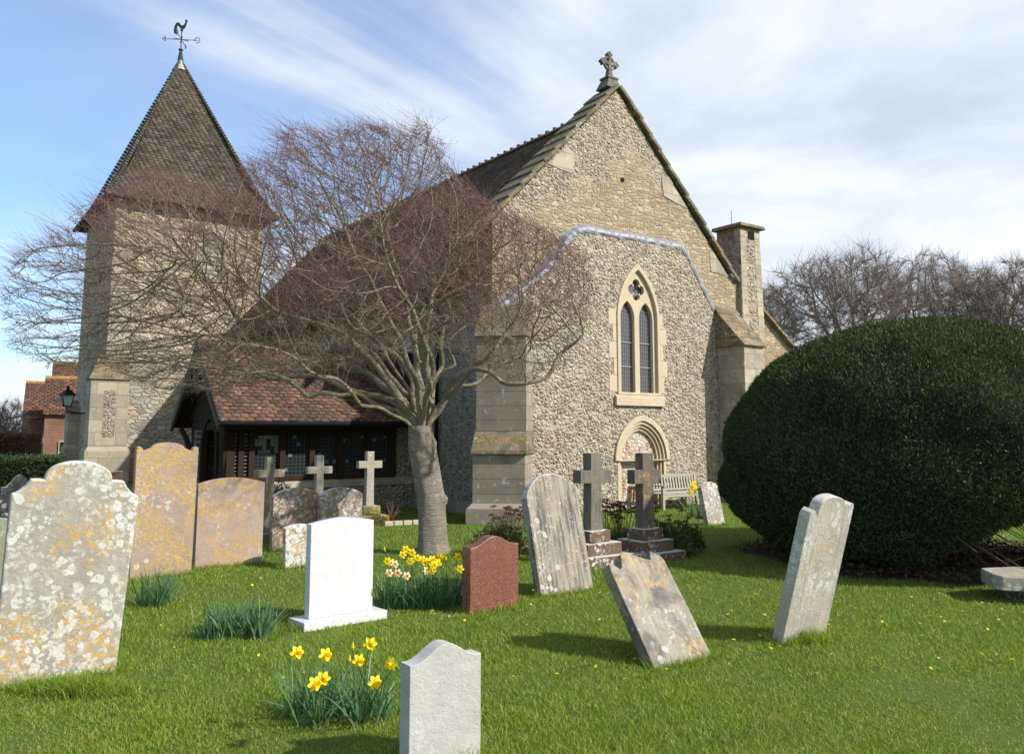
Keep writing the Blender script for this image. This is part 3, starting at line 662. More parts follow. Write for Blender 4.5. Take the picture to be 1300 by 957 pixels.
nm_ = 5; posts = [-7.5,-7.25,-7.0] ; 
xs = [-7.04+i*(3.06/5) for i in range(6)]
for x in [-7.43,-7.24]+xs: b.box(x-.055, x+.055, PY0-.045, PY0+.13, .661, 1.775)
b.box(PX0-.02, PX0+.13, PY0-.05, PY0+.14, -.05, 1.775)
b.box(PX0-.02, PX0+.13, PY1-.14, PY1+.02, -.05, 1.775)
b.box(PX0-.02, PX0+.12, PY0, PY1, 1.65, 1.80)
for i in range(5): # cusped heads over the lights
    b.box(xs[i]+.055, xs[i+1]-.055, PY0-.01, PY0+.09, 1.54, 1.62)
fr = b.build('porch_frame', M['oak'], church, bevel=.006)
gcols = [0,0,0,0,0]
for i in range(5):
    x0_, x1_ = xs[i]+.06, xs[i+1]-.06
    g = MB(); g.box(x0_, x1_, PY0+.045, PY0+.055, .74, 1.56); pn = g.build('window', M['glass'], church)
    c = MB()
    n = 6
    for k in range(n+1): xx = x0_+(x1_-x0_)*k/n; c.box(xx-.003, xx+.003, PY0+.034, PY0+.046, .76, 1.54)
    for k in range(12): c.box(x0_, x1_, PY0+.034, PY0+.046, .76+k*.071, .766+k*.071)
    c.build('leading', M['came_dark'], pn)
    pq = MB(); w_ = (x1_-x0_)/n
    for kx in range(n):
        for kz in range(11):
            if (i == 0 and kz > 5 and random.random() < .62) or (random.random() < .05):
                dz = .76+kz*.071; a_ = random.uniform(-.004, .004)
                pq.add([(x0_+kx*w_+.005,PY0+.041+a_,dz+.009),(x0_+(kx+1)*w_-.005,PY0+.041,dz+.009),(x0_+(kx+1)*w_-.005,PY0+.041,dz+.071),(x0_+kx*w_+.005,PY0+.041+a_,dz+.071)], [(0,1,2,3)])
    if pq.v: pq.build('quarries', M['glass_pale'], pn)
# narrow louvred lights beside the corner post
c = MB()
for k in range(12): c.box(-7.37,-7.30,PY0+.0,PY0+.04,.78+k*.07,.81+k*.07); c.box(-7.18,-7.10,PY0+.0,PY0+.04,.78+k*.07,.81+k*.07)
c.build('side_slats', M['came_dark'], fr)
g = MB(); g.box(-7.45,-7.0,PY0+.06,PY0+.08,.74,1.6); g.build('dark_glass', M['glass'], fr)
# gable end with pointed timber doorway and brackets; X axis of the profile = -y
RG = Matrix.Translation((PX0, PC, 0)) @ Matrix.Rotation(-pi/2, 4, 'Z')
tri = [(-1.20,.0),(1.20,.0),(1.20,1.86),(pe*.98,1.86),(0,prz-.12),(-pe*.98,1.86),(-1.2,1.86)]
cprism('porch_front', [tri, pointed(.12, .50, -.0+.001, 1.30, 1.95)], .0, .10, M['oak'], church, .003, RG)
cprism('inner_arch', [pointed(.12, .56, .01, 1.30, 2.02), pointed(.12, .46, .0, 1.28, 1.88)], -.05, .06, M['oak'], church, .006, RG)
g = MB()
for k in range(14): g.box(-1.1,-.5,-.012,.0,.1+k*.115,.17+k*.115,RG)
g.build('front_slats', m_plain('grey_brick_nogging', (.10,.095,.085), .9, .3), church)
# curved brackets under the eaves and the barge boards
for s in (-1, 1):
    b = MB(); b.tube([RG@Vector((s*(1.16),-.02,.95)), RG@Vector((s*1.2,-.05,1.25)), RG@Vector((s*1.36,-.1,1.5)), RG@Vector((s*1.58,-.14,1.66))], .055, 6); b.build('bracket', M['oak'], church)
    n = 8; L0 = sqrt(1+psl*psl)
    b = MB(); T0 = .0
    b.add([RG@Vector(p) for p in ((0,-.34,prz-.02),(s*(pe+.06),-.34,pez-.08),(s*(pe+.06),-.34,pez-.27),(0,-.34,prz-.27),(0,-.28,prz-.02),(s*(pe+.06),-.28,pez-.08),(s*(pe+.06),-.28,pez-.27),(0,-.28,prz-.27))], [(0,1,2,3),(7,6,5,4),(0,4,5,1),(1,5,6,2),(2,6,7,3),(3,7,4,0)])
    b.build('barge_board', M['oak_face'], church)
T = RG
# dark tracery glimpsed in the gable top
tg = MB(); tg.tube([RG@Vector((.0+.13*cos(a*pi/8),-.02,2.78+.16*sin(a*pi/8))) for a in range(17)], .02, 6, False)
for a in (30, 90, 150, 210, 270, 330): tg.tube([RG@Vector((0,-.02,2.78)), RG@Vector((.13*cos(radians(a)),-.02,2.78+.16*sin(radians(a))))], .012, 5)
tg.build('gable_light', M['lead_came'], church)
hL = sqrt(pe*pe+(prz-pez)**2)
for nm, P0, Bv in (('a', (PX0-.33, PC-pe-.10, pez-.10*psl), (0, 1, psl)), ('b', (PX0-.33, PC+pe+.10, pez-.10*psl), (0, -1, psl))):
    prf = tile_slope('porch_roof', P0, (1,0,0), Bv, int((hL+.14)/.10), lambda s: (0, PX1-PX0+.33), .165, .10, M['tile_porch'], church, jit=.007)
b = MB(); e = .02
b.add([(PX0-.30,PC-pe-.08,pez-.1*psl-e),(PX1,PC-pe-.08,pez-.1*psl-e),(PX1,PC,prz-e),(PX0-.30,PC,prz-e),(PX0-.3,PC+pe+.08,pez-.1*psl-e),(PX1,PC+pe+.08,pez-.1*psl-e),
       (PX0-.30,PC-pe-.08,pez-.1*psl-e-.09),(PX1,PC-pe-.08,pez-.1*psl-e-.09),(PX1,PC,prz-.13),(PX0-.30,PC,prz-.13),(PX0-.3,PC+pe+.08,pez-.1*psl-.11),(PX1,PC+pe+.08,pez-.1*psl-.11)],
      [(0,1,2,3),(3,2,5,4),(6,9,8,7),(9,10,11,8),(0,6,7,1),(4,5,11,10),(0,3,9,6),(3,4,10,9)])
b.build('roof_boarding', M['oak'], church)
b = MB(); 
for i in range(15):
    x_ = PX0-.33+i*.30; 
    if x_ > PX1: break
    b.tube([(x_,PC,prz-.01),(x_+.28,PC,prz-.02)], [.105,.095], 8)
b.build('porch_ridge', M['tile_porch'], church)
b = MB(); b.tube([(PX0-.33,PC-pe-.15,pez-.13),(-3.7,PC-pe-.15,pez-.13)], .045, 8); b.build('porch_gutter', M['black_iron'], church)
b = MB(); b.box(PX0,PX1-.3,PY0+.3,PY1-.3,-.02,.02); b.build('porch_floor', M['ashlar'], church)

# ================================================================== WEATHERVANE, LANTERN
apw = loc2w(AP.x, AP.y, AP.z)
wv = empty('weathervane', apw, 0, 'black iron weathercock with compass arms on the peak of the tower roof', 'weathervane')
wm = m_plain('vane_iron', (.03,.033,.038), .6, .3)
b = MB(); b.tube([(0,0,0),(0,0,.10),(0,0,.42)], [.12,.10,.05], 8); b.tube([(0,0,.41),(0,0,.45)], .09, 8); b.tube([(0,0,.44),(0,0,1.28)], .022, 6); b.tube([(0,0,1.2),(0,0,1.3)], .05, 8)
b.build('pole', wm, wv)
for a in (75, 165, 255, 345):
    ra = radians(a-84+16); d = Vector((cos(ra), sin(ra), 0)); b = MB(); z = .85
    b.tube([d*.02+Vector((0,0,z)), d*.64+Vector((0,0,z))], .013, 5)
    if a in (75, 345): b.tube([d*(.60+.10*cos(t_*.5))+Vector((0,0,z+.11*sin(t_*.5))) for t_ in range(-4, 8)], .014, 5, False)
    else:
        b.tube([d*.60+Vector((0,0,z-.09)), d*.60+Vector((0,0,z+.09))], .014, 5); b.tube([d*.60+Vector((0,0,z+.09)), d*.72+Vector((0,0,z))], .014, 5); b.tube([d*.60+Vector((0,0,z-.09)), d*.72+Vector((0,0,z))], .014, 5)
    b.build('compass_arm', wm, wv)
b = MB()
for a in (30, 120, 210, 300):
    ra = radians(a); d = Vector((cos(ra), sin(ra), 0)); b.tube([d*.02+Vector((0,0,.85)), d*.28+Vector((0,0,.85))], .016, 5)
b.build('short_spokes', wm, wv)
cock = [(-.04,1.28),(-.10,1.36),(-.17,1.44),(-.20,1.30),(-.19,1.12),(-.24,1.08),(-.30,1.12),(-.31,1.26),(-.28,1.42),(-.22,1.53),(-.13,1.55),(-.07,1.50),(-.03,1.43),(.03,1.42),(.09,1.46),(.12,1.54),(.13,1.60),(.11,1.64),(.16,1.67),(.19,1.64),(.23,1.60),(.19,1.58),(.18,1.50),(.15,1.38),(.09,1.30),(.04,1.26)]
cprism('cock', [cock], -.02, .02, wm, wv, .004)

lp = at(85.5, 508, 27.2)
lant = empty('wall_lantern', lp, TH, 'black iron lantern on a bracket beside the left edge of the tower', 'lantern')
b = MB(); b.hexa([(-.10,-.10,-.18),(.10,-.10,-.18),(.10,.10,-.18),(-.10,.10,-.18)], [(-.17,-.17,.16),(.17,-.17,.16),(.17,.17,.16),(-.17,.17,.16)]); b.build('glass', m_glass('lantern_glass', (.25,.28,.30), .3), lant)
b = MB()
b.hexa([(-.23,-.23,.161),(.23,-.23,.161),(.23,.23,.161),(-.23,.23,.161)], [(-.09,-.09,.34),(.09,-.09,.34),(.09,.09,.34),(-.09,.09,.34)]); b.tube([(0,0,.33),(0,0,.44),(0,0,.5)], [.05,.05,.01], 8)
for sx in (-1,1):
    for sy in (-1,1): b.tube([(sx*.105,sy*.105,-.19),(sx*.178,sy*.178,.17)], .014, 5)
b.box(-.12,.12,-.12,.12,-.22,-.181)
b.build('frame', M['black_iron'], lant)
b = MB(); b.tube([(0,0,-.2),(.0,.0,-.34),(.25,.0,-.42),(1.0,.1,-.42)], .022, 6); b.build('bracket', M['black_iron'], lant)

# ================================================================== HOUSES BEYOND
def brick_mat():
    t = NT('red_brick'); v = t.obj(); x = t.sep(v); q = t.comb(t.math('ADD', x[0], x[1]), x[2], 0)
    b = t.n('ShaderNodeTexBrick'); t.l(q, b.inputs[0]); b.inputs['Scale'].default_value = 1; b.inputs['Brick Width'].default_value = .23; b.inputs['Row Height'].default_value = .08
    b.inputs['Mortar Size'].default_value = .01; b.inputs['Color1'].default_value = (.24,.075,.045,1); b.inputs['Color2'].default_value = (.16,.055,.04,1); b.inputs['Mortar'].default_value = (.25,.2,.16,1)
    t.color(t.mix(t.math('MULTIPLY', t.rng(t.noise(v, 1.2, 5), .4, .7), .5), b.outputs[0], (.10,.05,.035))); return t.m
bk = brick_mat()
def house(label, pxl, pxr, ye, yr, D, dep=5, hung=0.0, yaw=8, win=True):
    yaw = 29
    a = at(pxl, ye, D); c = at(pxr, ye, D); W_ = (c-a).length*.86; ze = a.z; zr = at(pxl, yr, D+dep*.45).z
    h = empty('brick_house', (a.x, a.y, 0), radians(yaw), label, 'house')
    b = MB(); b.box(.1, W_-.1, .2, dep-.2, -.1, ze+.05)
    b.add([(.1,.2,ze),(.1,dep-.2,ze),(.1,dep/2,zr-.1),(W_-.1,.2,ze),(W_-.1,dep-.2,ze),(W_-.1,dep/2,zr-.1)], [(0,1,2),(3,5,4)])
    b.build('wall', bk, h)
    s = (zr-ze)/(dep/2); hl = sqrt((dep/2)**2+(zr-ze)**2)
    r = tile_slope('roof', (0, 0, ze), (1,0,0), (0,1,s), int(hl/.16), lambda q: (0, W_), .28, .16, M['tile_house'], h, jit=.012, th=.03)
    tile_slope('rear_slope', (0, dep, ze), (1,0,0), (0,-1,s), int(hl/.16), lambda q: (0, W_), .28, .16, M['tile_house'], r, th=.03)
    b = MB(); b.tube([(0,dep/2,zr),(W_,dep/2,zr)], .13, 8); b.build('ridge', m_stone('lichened_ridge', (.20,.09,.05), 1.0, .2, 3, top_white=0), r)
    if hung: b = MB(); b.box(0, W_, .08, .2, ze-hung, ze); b.build('tile_hanging', M['tile_nave'], h)
    if win:
        b = MB(); b.box(W_*.50, W_*.50+.9, .12, .19, ze-3.0, ze-1.3); w_ = b.build('window', m_plain('pale_frame', (.35,.33,.28), .8), h)
        b = MB()
        for i in range(2):
            for j in range(3): b.box(W_*.5+.06+i*.42, W_*.5+.42+i*.42, .10, .125, ze-2.93+j*.55, ze-2.46+j*.55)
        b.build('pane', M['glass'], w_)
    return h
house('small brick house with a brown tiled roof and dark eaves, leftmost beyond the tower', 28, 58, 531, 486, 44, 5, .9, 10)
house('red brick house with a tiled roof beside the left edge of the tower', 54, 100, 526, 480, 41, 5, 0, 10)
house('farthest brick house, only its orange lichened roof showing', 64, 112, 505, 461, 50, 6, 0, 10, False)

# ================================================================== GROUND
def m_ground():
    t = NT('turf'); v = t.obj(); n = t.noise(v, .55, 5, .6); f = t.noise(v, 22, 6, .75); g = t.noise(v, 3.5, 5, .65)
    c = t.mix(n, (.085,.14,.018), (.12,.19,.028)); c = t.mix(t.math('MULTIPLY', f, .6), c, (.035,.062,.010))
    c = t.mix(t.math('MULTIPLY', t.rng(g, .52, .72), .35), c, (.13,.125,.035)); t.color(c); t.bump(t.math('ADD', f, g), .05, .8); return t.m
def gz(x, y): return .035*mnoise.noise(Vector((x*.35, y*.35, 0))) + .012*mnoise.noise(Vector((x*1.3, y*1.3, 4)))
xs_ = np.concatenate([[-700,-300,-120,-60,-30], np.arange(-16, 16.01, .4), [30,60,120,300,700]])
ys_ = np.concatenate([[-200,-60,-20,-5], np.arange(0, 30.01, .4), [45,80,150,300,700]])
vs = [(x, y, (gz(x, y) if abs(x) < 16 and 0 <= y <= 30 else -.02)) for y in ys_ for x in xs_]
nx = len(xs_); fs = [(j*nx+i, j*nx+i+1, (j+1)*nx+i+1, (j+1)*nx+i) for j in range(len(ys_)-1) for i in range(nx-1)]
grd = quads_mesh('ground', np.array(vs), fs, m_ground(), smooth=True); meta(grd, kind='structure')

# ================================================================== GRAVESTONES
STONE_BASES = []
def stone(label, prof, px, py, pxr, h, th=.09, lean=0, pitch=0, yaw=36, mat=None, sink=.25, anchor='l', name='gravestone', bevel=.007, group=None, parent=None, z0=0):
    y_ = radians(yaw); u = Vector((cos(y_), sin(y_), 0)); n = Vector((-sin(y_), cos(y_), 0))
    P = gp(px, py, z0); r = ray(pxr, py); t = ((P-CP).dot(n))/r.dot(n); Q = CP+r*t; w = (Q-P).length
    c = (P+Q)/2; c.z = z0
    out = prof(w, h); out = [(x, z) for x, z in out]
    o = cprism(name, [[(x, (z if z > 0 else -sink)) for x, z in out]], 0, th, mat, None, bevel)
    o.location = c; o.rotation_mode = 'QUATERNION'
    R_ = Matrix.Rotation(y_, 4, 'Z') @ Matrix.Rotation(radians(lean), 4, 'Y') @ Matrix.Rotation(radians(pitch), 4, 'X')
    o.rotation_quaternion = R_.to_quaternion()
    STONE_BASES.append((c.copy(), u.copy(), w, th, n.copy()))
    meta(o, label, 'gravestone', group); return o
def sym(pts): return pts + [(-x, z) for x, z in reversed(pts) if x > 1e-6]
def p_round(k=.25):      # segmental top, k = rise / width
    def f(w, h):
        r = k*w; R = (w*w/4+r*r)/(2*r); a = math.asin(min(1, (w/2)/R)); n = 14
        return [(-w/2,0),(w/2,0)] + [(R*sin(a-2*a*i/n), h-R+R*cos(a-2*a*i/n)) for i in range(n+1)]
    return f
def p_camber(rise=.06, k=0.0):
    def f(w, h): 
        n = 20; return [(-w/2,0),(w/2,0)] + [(w/2-w*i/n, h-rise*(abs(1-2*i/n)**1.5)) for i in range(n+1)]
    return f
def p_ogee(rise=.09, pk=0.0):
    def f(w, h):
        n = 24; o = [(-w/2,0),(w/2,0)]
        for i in range(n+1):
            t = 1-2*i/n; o.append((w/2*t, h-rise*(.5-.5*cos(pi*min(1, abs(t)*1.12)))))
        return o
    return f
def p_shaped(w, h):      # tall central arch, square nib, scotia, pointed ear
    a = w/2
    pts = [(a*.93,0),(a,h-.30),(a*1.0,h-.235),(a*.985,h-.222),(a*.93,h-.215),(a*.86,h-.195),(a*.79,h-.165),(a*.745,h-.135),(a*.73,h-.125),(a*.55,h-.122)]
    n = 12
    for i in range(n+1):
        t = i/n; pts.append((a*.53*cos(t*pi/2), h-.122+.122*sin(t*pi/2)**.9))
    return sym(pts)
def p_eared(w, h):       # central arch with a little ear at each shoulder
    a = w/2
    pts = [(a*.97,0),(a,h-.09),(a*.97,h-.055),(a*.90,h-.045),(a*.83,h-.06),(a*.78,h-.095),(a*.62,h-.075)]
    pts += [(a*.55*cos(radians(q)), h-.075+.075*sin(radians(q))) for q in range(10, 91, 16)]
    return sym(pts)
def p_broken(w, h):      # peaked middle with two chipped notches
    a = w/2
    return [(-a,0),(a,0),(a*1.01,h*.5),(a*.985,h-.05),(a*.90,h-.005),(a*.80,h+.005),(a*.70,h+.03),(a*.62,h+.035),(a*.56,h-.0),(a*.50,h-.03),(a*.30,h-.012),(a*.06,h+.02),(-a*.14,h+.05),(-a*.32,h+.062),(-a*.44,h+.045),(-a*.50,h+.005),(-a*.57,h-.05),(-a*.66,h-.062),(-a*.76,h-.035),(-a*.86,h-.0),(-a*.96,h-.01),(-a,h-.06),(-a*1.005,h*.5)]
def p_lobed(w, h):       # round head between two small lobes
    a = w/2; o = [(-a,0),(a,0),(a,h-.055),(a*.96,h-.03),(a*.86,h-.02),(a*.74,h-.035),(a*.64,h-.02)]
    o += [(a*.56*cos(radians(q)), h-.03+.06*sin(radians(q))) for q in range(5, 176, 15)]
    return o + [(-a*.60,h-.05),(-a*.66,h-.12),(-a*.74,h-.085),(-a*.84,h-.07),(-a*.94,h-.09),(-a,h-.13)]

big = stone('largest headstone, in the left foreground, shaped and crusted with white and orange lichen', p_shaped, -16, 876, 149, 1.41, .12, 3, 2.5, 34,
      m_stone('stone_big', (.38,.355,.30), .55, .68, 1.3, .25, .9, grime=.3, gcol=(.2,.19,.16)), sink=.3, bevel=.012)
stone('tall reddish headstone with small ears, thickly covered in orange lichen, second from the left', p_eared, 163, 739, 243, 1.49, .10, .8, 0, 36, m_stone('stone_tall', (.37,.285,.225), .78, .30, 2.6, .12, .2, grime=.15, gcol=(.16,.12,.09)))
stone('pinkish segment-topped headstone with an orange lichened foot, right of the tall orange one', p_round(.085), 247, 725, 332, 1.06, .10, .3, 0, 36, m_stone('stone_pink', (.40,.305,.245), .52, .2, 3.9, .1, .15, grime=.1, gcol=(.16,.12,.09)))
stone('low brown round-topped headstone capped with white lichen, left one of a pair', p_round(.16), 345, 700, 404, .84, .09, 0, 0, 36, m_stone('stone_pair_brown', (.31,.20,.135), .12, .62, 5.5, .15, .9))
stone('low round-topped headstone mostly white with lichen, right one of a pair', p_round(.16), 405, 697, 459, .83, .09, 0, 0, 36, m_stone('stone_pair_white', (.33,.24,.17), .12, .8, 6.2, .15, .9))
stone('squat stone with a white crusted head, half hidden by the marble headstone', p_round(.1), 362, 724, 398, .52, .10, -1, 0, 36, m_stone('stone_squat', (.30,.22,.15), .3, 1.2, 7.7, .15, .95))
stone('dark slate grey round-headed gravestone at the left edge, behind the big lichened one', p_ogee(.16), -8, 712, 36, 1.06, .10, 2, 0, 36, m_stone('stone_dark', (.085,.085,.09), 0, .55, 8.1, .4, .7, grime=.4))
stone('pale greenish stone at the very left edge, mostly behind the largest headstone', p_camber(.03), -40, 760, 9, .76, .10, 0, 0, 36, m_stone('stone_green', (.24,.25,.17), .1, .2, 8.8, .2, .2))
stone('brown slab with a sloping top between the largest headstone and the tall orange one', p_camber(.02), 112, 690, 166, 1.02, .10, -9, 0, 36, m_stone('stone_slope', (.24,.145,.095), .1, .3, 9.4, .2, 1))
stone('tall streaked grey headstone with white shoulders, leaning left before the church corner', p_round(.34), 688, 759, 754, 1.21, .10, -1, -13, 36, m_stone('stone_streaked', (.36,.31,.245), .12, .32, 10.3, .2, .9, streak=1.0, grime=.35, gcol=(.13,.125,.115)), sink=.3)
stone('chipped headstone tipped far over to the left, with a notched broken top', p_broken, 833, 849, 903, .80, .095, -2, -34, 36, m_stone('stone_broken', (.31,.27,.205), .45, .25, 11.6, .3, .1, streak=.5, grime=.8, gcol=(.085,.082,.078)), sink=.3)
stone('tall pale narrow headstone leaning to the right in front of the yew', p_lobed, 993, 819, 1048, 1.12, .095, 2, 15, 36, m_stone('stone_lobed', (.48,.44,.36), .12, .5, 12.9, .15, .3, streak=.3, grime=.15, gcol=(.16,.15,.13)), sink=.3)
stone('small lichened stone leaning left at the edge of the yew, near the bench', p_round(.2), 900, 668, 921, .76, .10, -2, -11, 36, m_stone('stone_small', (.32,.285,.24), .1, .8, 13.4, .2, .5))

# white marble headstone on its base
def m_marble():
    t = NT('white_marble'); v = t.obj(); n = t.noise(v, 2.2, 8, .65, 2.2); f = t.noise(v, 9, 5, .6)
    k = t.math('MULTIPLY', t.rng(t.math('ABSOLUTE', t.math('SUBTRACT', n, .5)), .03, .0), .3); c = t.mix(k, (.54,.545,.555), (.36,.37,.40)); c = t.mix(t.math('MULTIPLY', t.rng(f, .5, .8), .25), c, (.50,.51,.53))
    t.color(c); t.rough(.45); t.b.inputs['Specular IOR Level'].default_value = .4; return t.m
def base_slab(parent, w, d0, d1, h, mat, yaw):
    b = MB(); b.box(-w/2, w/2, -d0, d1, -.1, h); o = b.build('base_slab', mat, parent, bevel=.006); return o
mm = m_marble()
P = gp(392, 786, .07); w_ = .60
mh = empty('headstone', (0,0,0), radians(40), 'bright white marble headstone with a gently peaked top on a white base slab', 'gravestone')
c_ = P + Vector((cos(radians(40)), sin(radians(40)), 0))*(w_/2); mh.location = (c_.x, c_.y, 0)
cprism('tablet', [[(x, z+.07) for x, z in p_camber(.04)(w_, .805)]], 0, .085, mm, mh, .005)
base_slab(mh, .78, .10, .19, .069, mm, 40)
STONE_BASES.append((Vector((c_.x, c_.y, 0)), Vector((cos(radians(40)), sin(radians(40)), 0)), .8, .2, Vector((-sin(radians(40)), cos(radians(40)), 0))))
# brown granite
def m_granite():
    t = NT('red_granite'); v = t.obj(); r = t.sep(t.vor(v, 150, 'F1', 1, 'Color'))[0]
    c = t.ramp(r, [(0,(.04,.022,.018)),(.18,(.17,.062,.042)),(.45,(.24,.092,.062)),(.7,(.20,.075,.05)),(.9,(.31,.15,.11))], True); t.color(t.mix(t.math('MULTIPLY', t.noise(v, 60, 3, .7), .35), c, (.12,.05,.035))); t.rough(.4); t.b.inputs['Specular IOR Level'].default_value = .5; return t.m
stone('small red-brown granite headstone with an ogee top beside the daffodils', p_ogee(.085), 597, 781, 658, .665, .13, 0, 0, 38, m_granite(), sink=.1, bevel=.005)
stone('small plain pale grey headstone with a peaked shoulder top, close in the foreground', p_ogee(.075), 520, 990, 609, .585, .095, 0, 0, 36, m_stone('stone_fore', (.47,.46,.43), 0, .12, 15.5, .05, .0, grime=.12, gcol=(.30,.29,.25)), sink=.1, bevel=.004)

# crosses
def cross(label, px, D, ytop, yarm, armw, sw, th, tiers, mat, matb, yaw=36, group=None, lean=0, ybase=0):
    top = at(px, ytop, D).z; za = at(px, yarm, D).z; x_ = at(px, yarm, D)
    e = empty('stone_cross', (x_.x, x_.y, 0), radians(yaw), label, 'cross', group)
    zb = sum(h for _, h in tiers)
    b = MB(); a = armw/2; s = sw/2; t2 = th/2; hh = sw*.46
    cprism('cross', [[(-s*1.12,zb-.0),(s*1.12,zb-.0),(s,za-hh),(a,za-hh),(a,za+hh),(s,za+hh),(s,top),(-s,top),(-s,za+hh),(-a,za+hh),(-a,za-hh),(-s,za-hh)]], -t2, t2, mat, e, .006, Matrix.Rotation(radians(lean), 4, 'Y'))
    z = zb
    for i, (w, h) in enumerate(tiers):
        b = MB(); b.box(-w/2, w/2, -w/2*.8, w/2*.8, z-h+(.002 if i < len(tiers)-1 else -.1), z-.001); b.build('step', matb, e, bevel=.01); z -= h
    STONE_BASES.append((Vector((x_.x, x_.y, 0)), Vector((cos(radians(yaw)), sin(radians(yaw)), 0)), tiers[-1][0], tiers[-1][0], Vector((-sin(radians(yaw)), cos(radians(yaw)), 0)))); return e
mc = m_stone('cross_buff', (.33,.29,.215), .18, .2, 21, .2, .3, streak=.35); mc2 = m_stone('cross_buff_pale', (.40,.36,.28), .1, .25, 22, .15, .4, streak=.2)
mb_ = m_stone('cross_plinth', (.24,.20,.15), .1, .5, 23, .3, .6)
g3 = 'row of three small stone crosses before the porch windows'
cross('brownish stone cross standing before a green bush, leftmost of the three by the porch', 342, 12.6, 580, 601, .445, .125, .11, [(.3,.12),(.5,.12)], mc, mb_, group=g3)
cross('buff stone cross in the middle of the three by the porch', 405, 13.8, 578, 596.5, .43, .125, .11, [(.3,.12),(.5,.12)], mc2, mb_, group=g3)
cross('pale stone cross on a mossy base, rightmost of the three by the porch', 469, 14.8, 573, 589.5, .455, .135, .11, [(.34,.16),(.6,.16)], mc2, m_stone('mossy_plinth', (.13,.13,.04), .5, .25, 24, .3, .3, grime=.3, gcol=(.06,.07,.015)), group=g3)
md = m_stone('cross_grey', (.20,.18,.15), .2, .15, 25, .3, .0, streak=.9, grime=.2); ms = m_stone('cross_steps', (.15,.10,.07), .05, .45, 26, .3, .75)
g2 = 'two tall dark crosses on stepped bases'
cross('tall dark grey cross directly right of the tall streaked headstone', 752, 10.3, 575, 604.5, .50, .17, .15, [(.34,.14),(.55,.14),(.78,.14)], md, ms, group=g2)
cross('tall dark brown cross standing in front of the blocked doorway and the bench', 818, 10.7, 575, 604.5, .475, .19, .14, [(.36,.14),(.56,.14),(.8,.12)], m_stone('cross_brown', (.155,.125,.10), .35, .1, 27, .3, .0, streak=.8, grime=.2), ms, group=g2)

# fallen ledger slab at the right edge
sp = gp(1250, 752, .1)
sb = MB(); pts = [(0,0),(.02,-.12),(.30,-.16),(.33,-.26),(1.5,-.42),(1.6,.45),(.5,.55),(.08,.38)]
sb.v = [(x, y, .10) for x, y in pts]+[(x, y, .235) for x, y in pts]; n = len(pts); sb.f = [tuple(reversed(range(n))), tuple(range(n, 2*n))]+[(i,(i+1)%n,n+(i+1)%n,n+i) for i in range(n)]
so = sb.build('ledger_slab', m_stone('slab_stone', (.36,.33,.26), .25, .4, 31, .2, .0, grime=.3, gcol=(.2,.18,.12)), bevel=.012)
so.location = (sp.x+.14, sp.y+.1, .02); so.rotation_euler = (0, radians(1.5), radians(-2)); meta(so, 'thick flat broken slab lying just off the ground beside the yew at the right edge', 'slab')
sb = MB(); sb.box(.25,.55,-.05,.3,-.1,.1); sb.box(1.1,1.4,-.05,.3,-.1,.1)
s2 = sb.build('slab_support', ms); s2.parent = so
# low kerb before the porch
kb = MB(); a = gp(487, 667); c = gp(546, 664)
d = (c-a).normalized(); nn = Vector((-d.y, d.x, 0)); L_ = (c-a).length
for i in range(5):
    p = a+d*(i*L_/5+.01); q = a+d*((i+1)*L_/5-.01); kb.hexa([p-nn*.05+Vector((0,0,-.05)), q-nn*.05+Vector((0,0,-.05)), q+nn*.05+Vector((0,0,-.05)), p+nn*.05+Vector((0,0,-.05))], [p-nn*.05+Vector((0,0,.07)), q-nn*.05+Vector((0,0,.07)), q+nn*.05+Vector((0,0,.07)), p+nn*.05+Vector((0,0,.07))])
meta(kb.build('stone_edging', M['dressed'], bevel=.01), 'low line of stone edging in the grass left of the tree trunk, before the porch', 'edging')

# ================================================================== BENCH
be = empty('garden_bench', loc2w(.34, -.72), TH, 'weathered silver-grey slatted wooden bench against the flint wall, behind the right dark cross', 'bench')
be.scale = (1, 1, .74); Lb = 1.62
for x in (.03, Lb-.03):
    b = MB(); b.box(x-.03, x+.03, -.0, .06, 0, .64); b.build('leg', M['bench_wood'], be, bevel=.004)
    b = MB(); b.hexa([(x-.03,.46,0),(x+.03,.46,0),(x+.03,.52,0),(x-.03,.52,0)], [(x-.03,.55,.93),(x+.03,.55,.93),(x+.03,.60,.93),(x-.03,.60,.93)]); b.build('leg', M['bench_wood'], be, bevel=.004)
    b = MB(); b.box(x-.035, x+.035, -.03, .56, .641, .675); b.build('armrest', M['bench_wood'], be, bevel=.006)
b = MB()
for i in range(5): b.box(.0, Lb, .0+i*.10, .08+i*.10, .425, .45)
b.box(.06, Lb-.06, .01, .05, .34, .424); st = b.build('seat', M['bench_wood'], be, bevel=.003)
b = MB(); b.box(.06, Lb-.06, .56, .595, .86, .93); b.box(.06, Lb-.06, .51, .545, .48, .53)
for i in range(17): x = .10+i*(Lb-.20)/16; b.hexa([(x-.022,.515,.53),(x+.022,.515,.53),(x+.022,.535,.53),(x-.022,.535,.53)], [(x-.022,.565,.86),(x+.022,.565,.86),(x+.022,.585,.86),(x-.022,.585,.86)])
b.build('backrest', M['bench_wood'], be, bevel=.002)

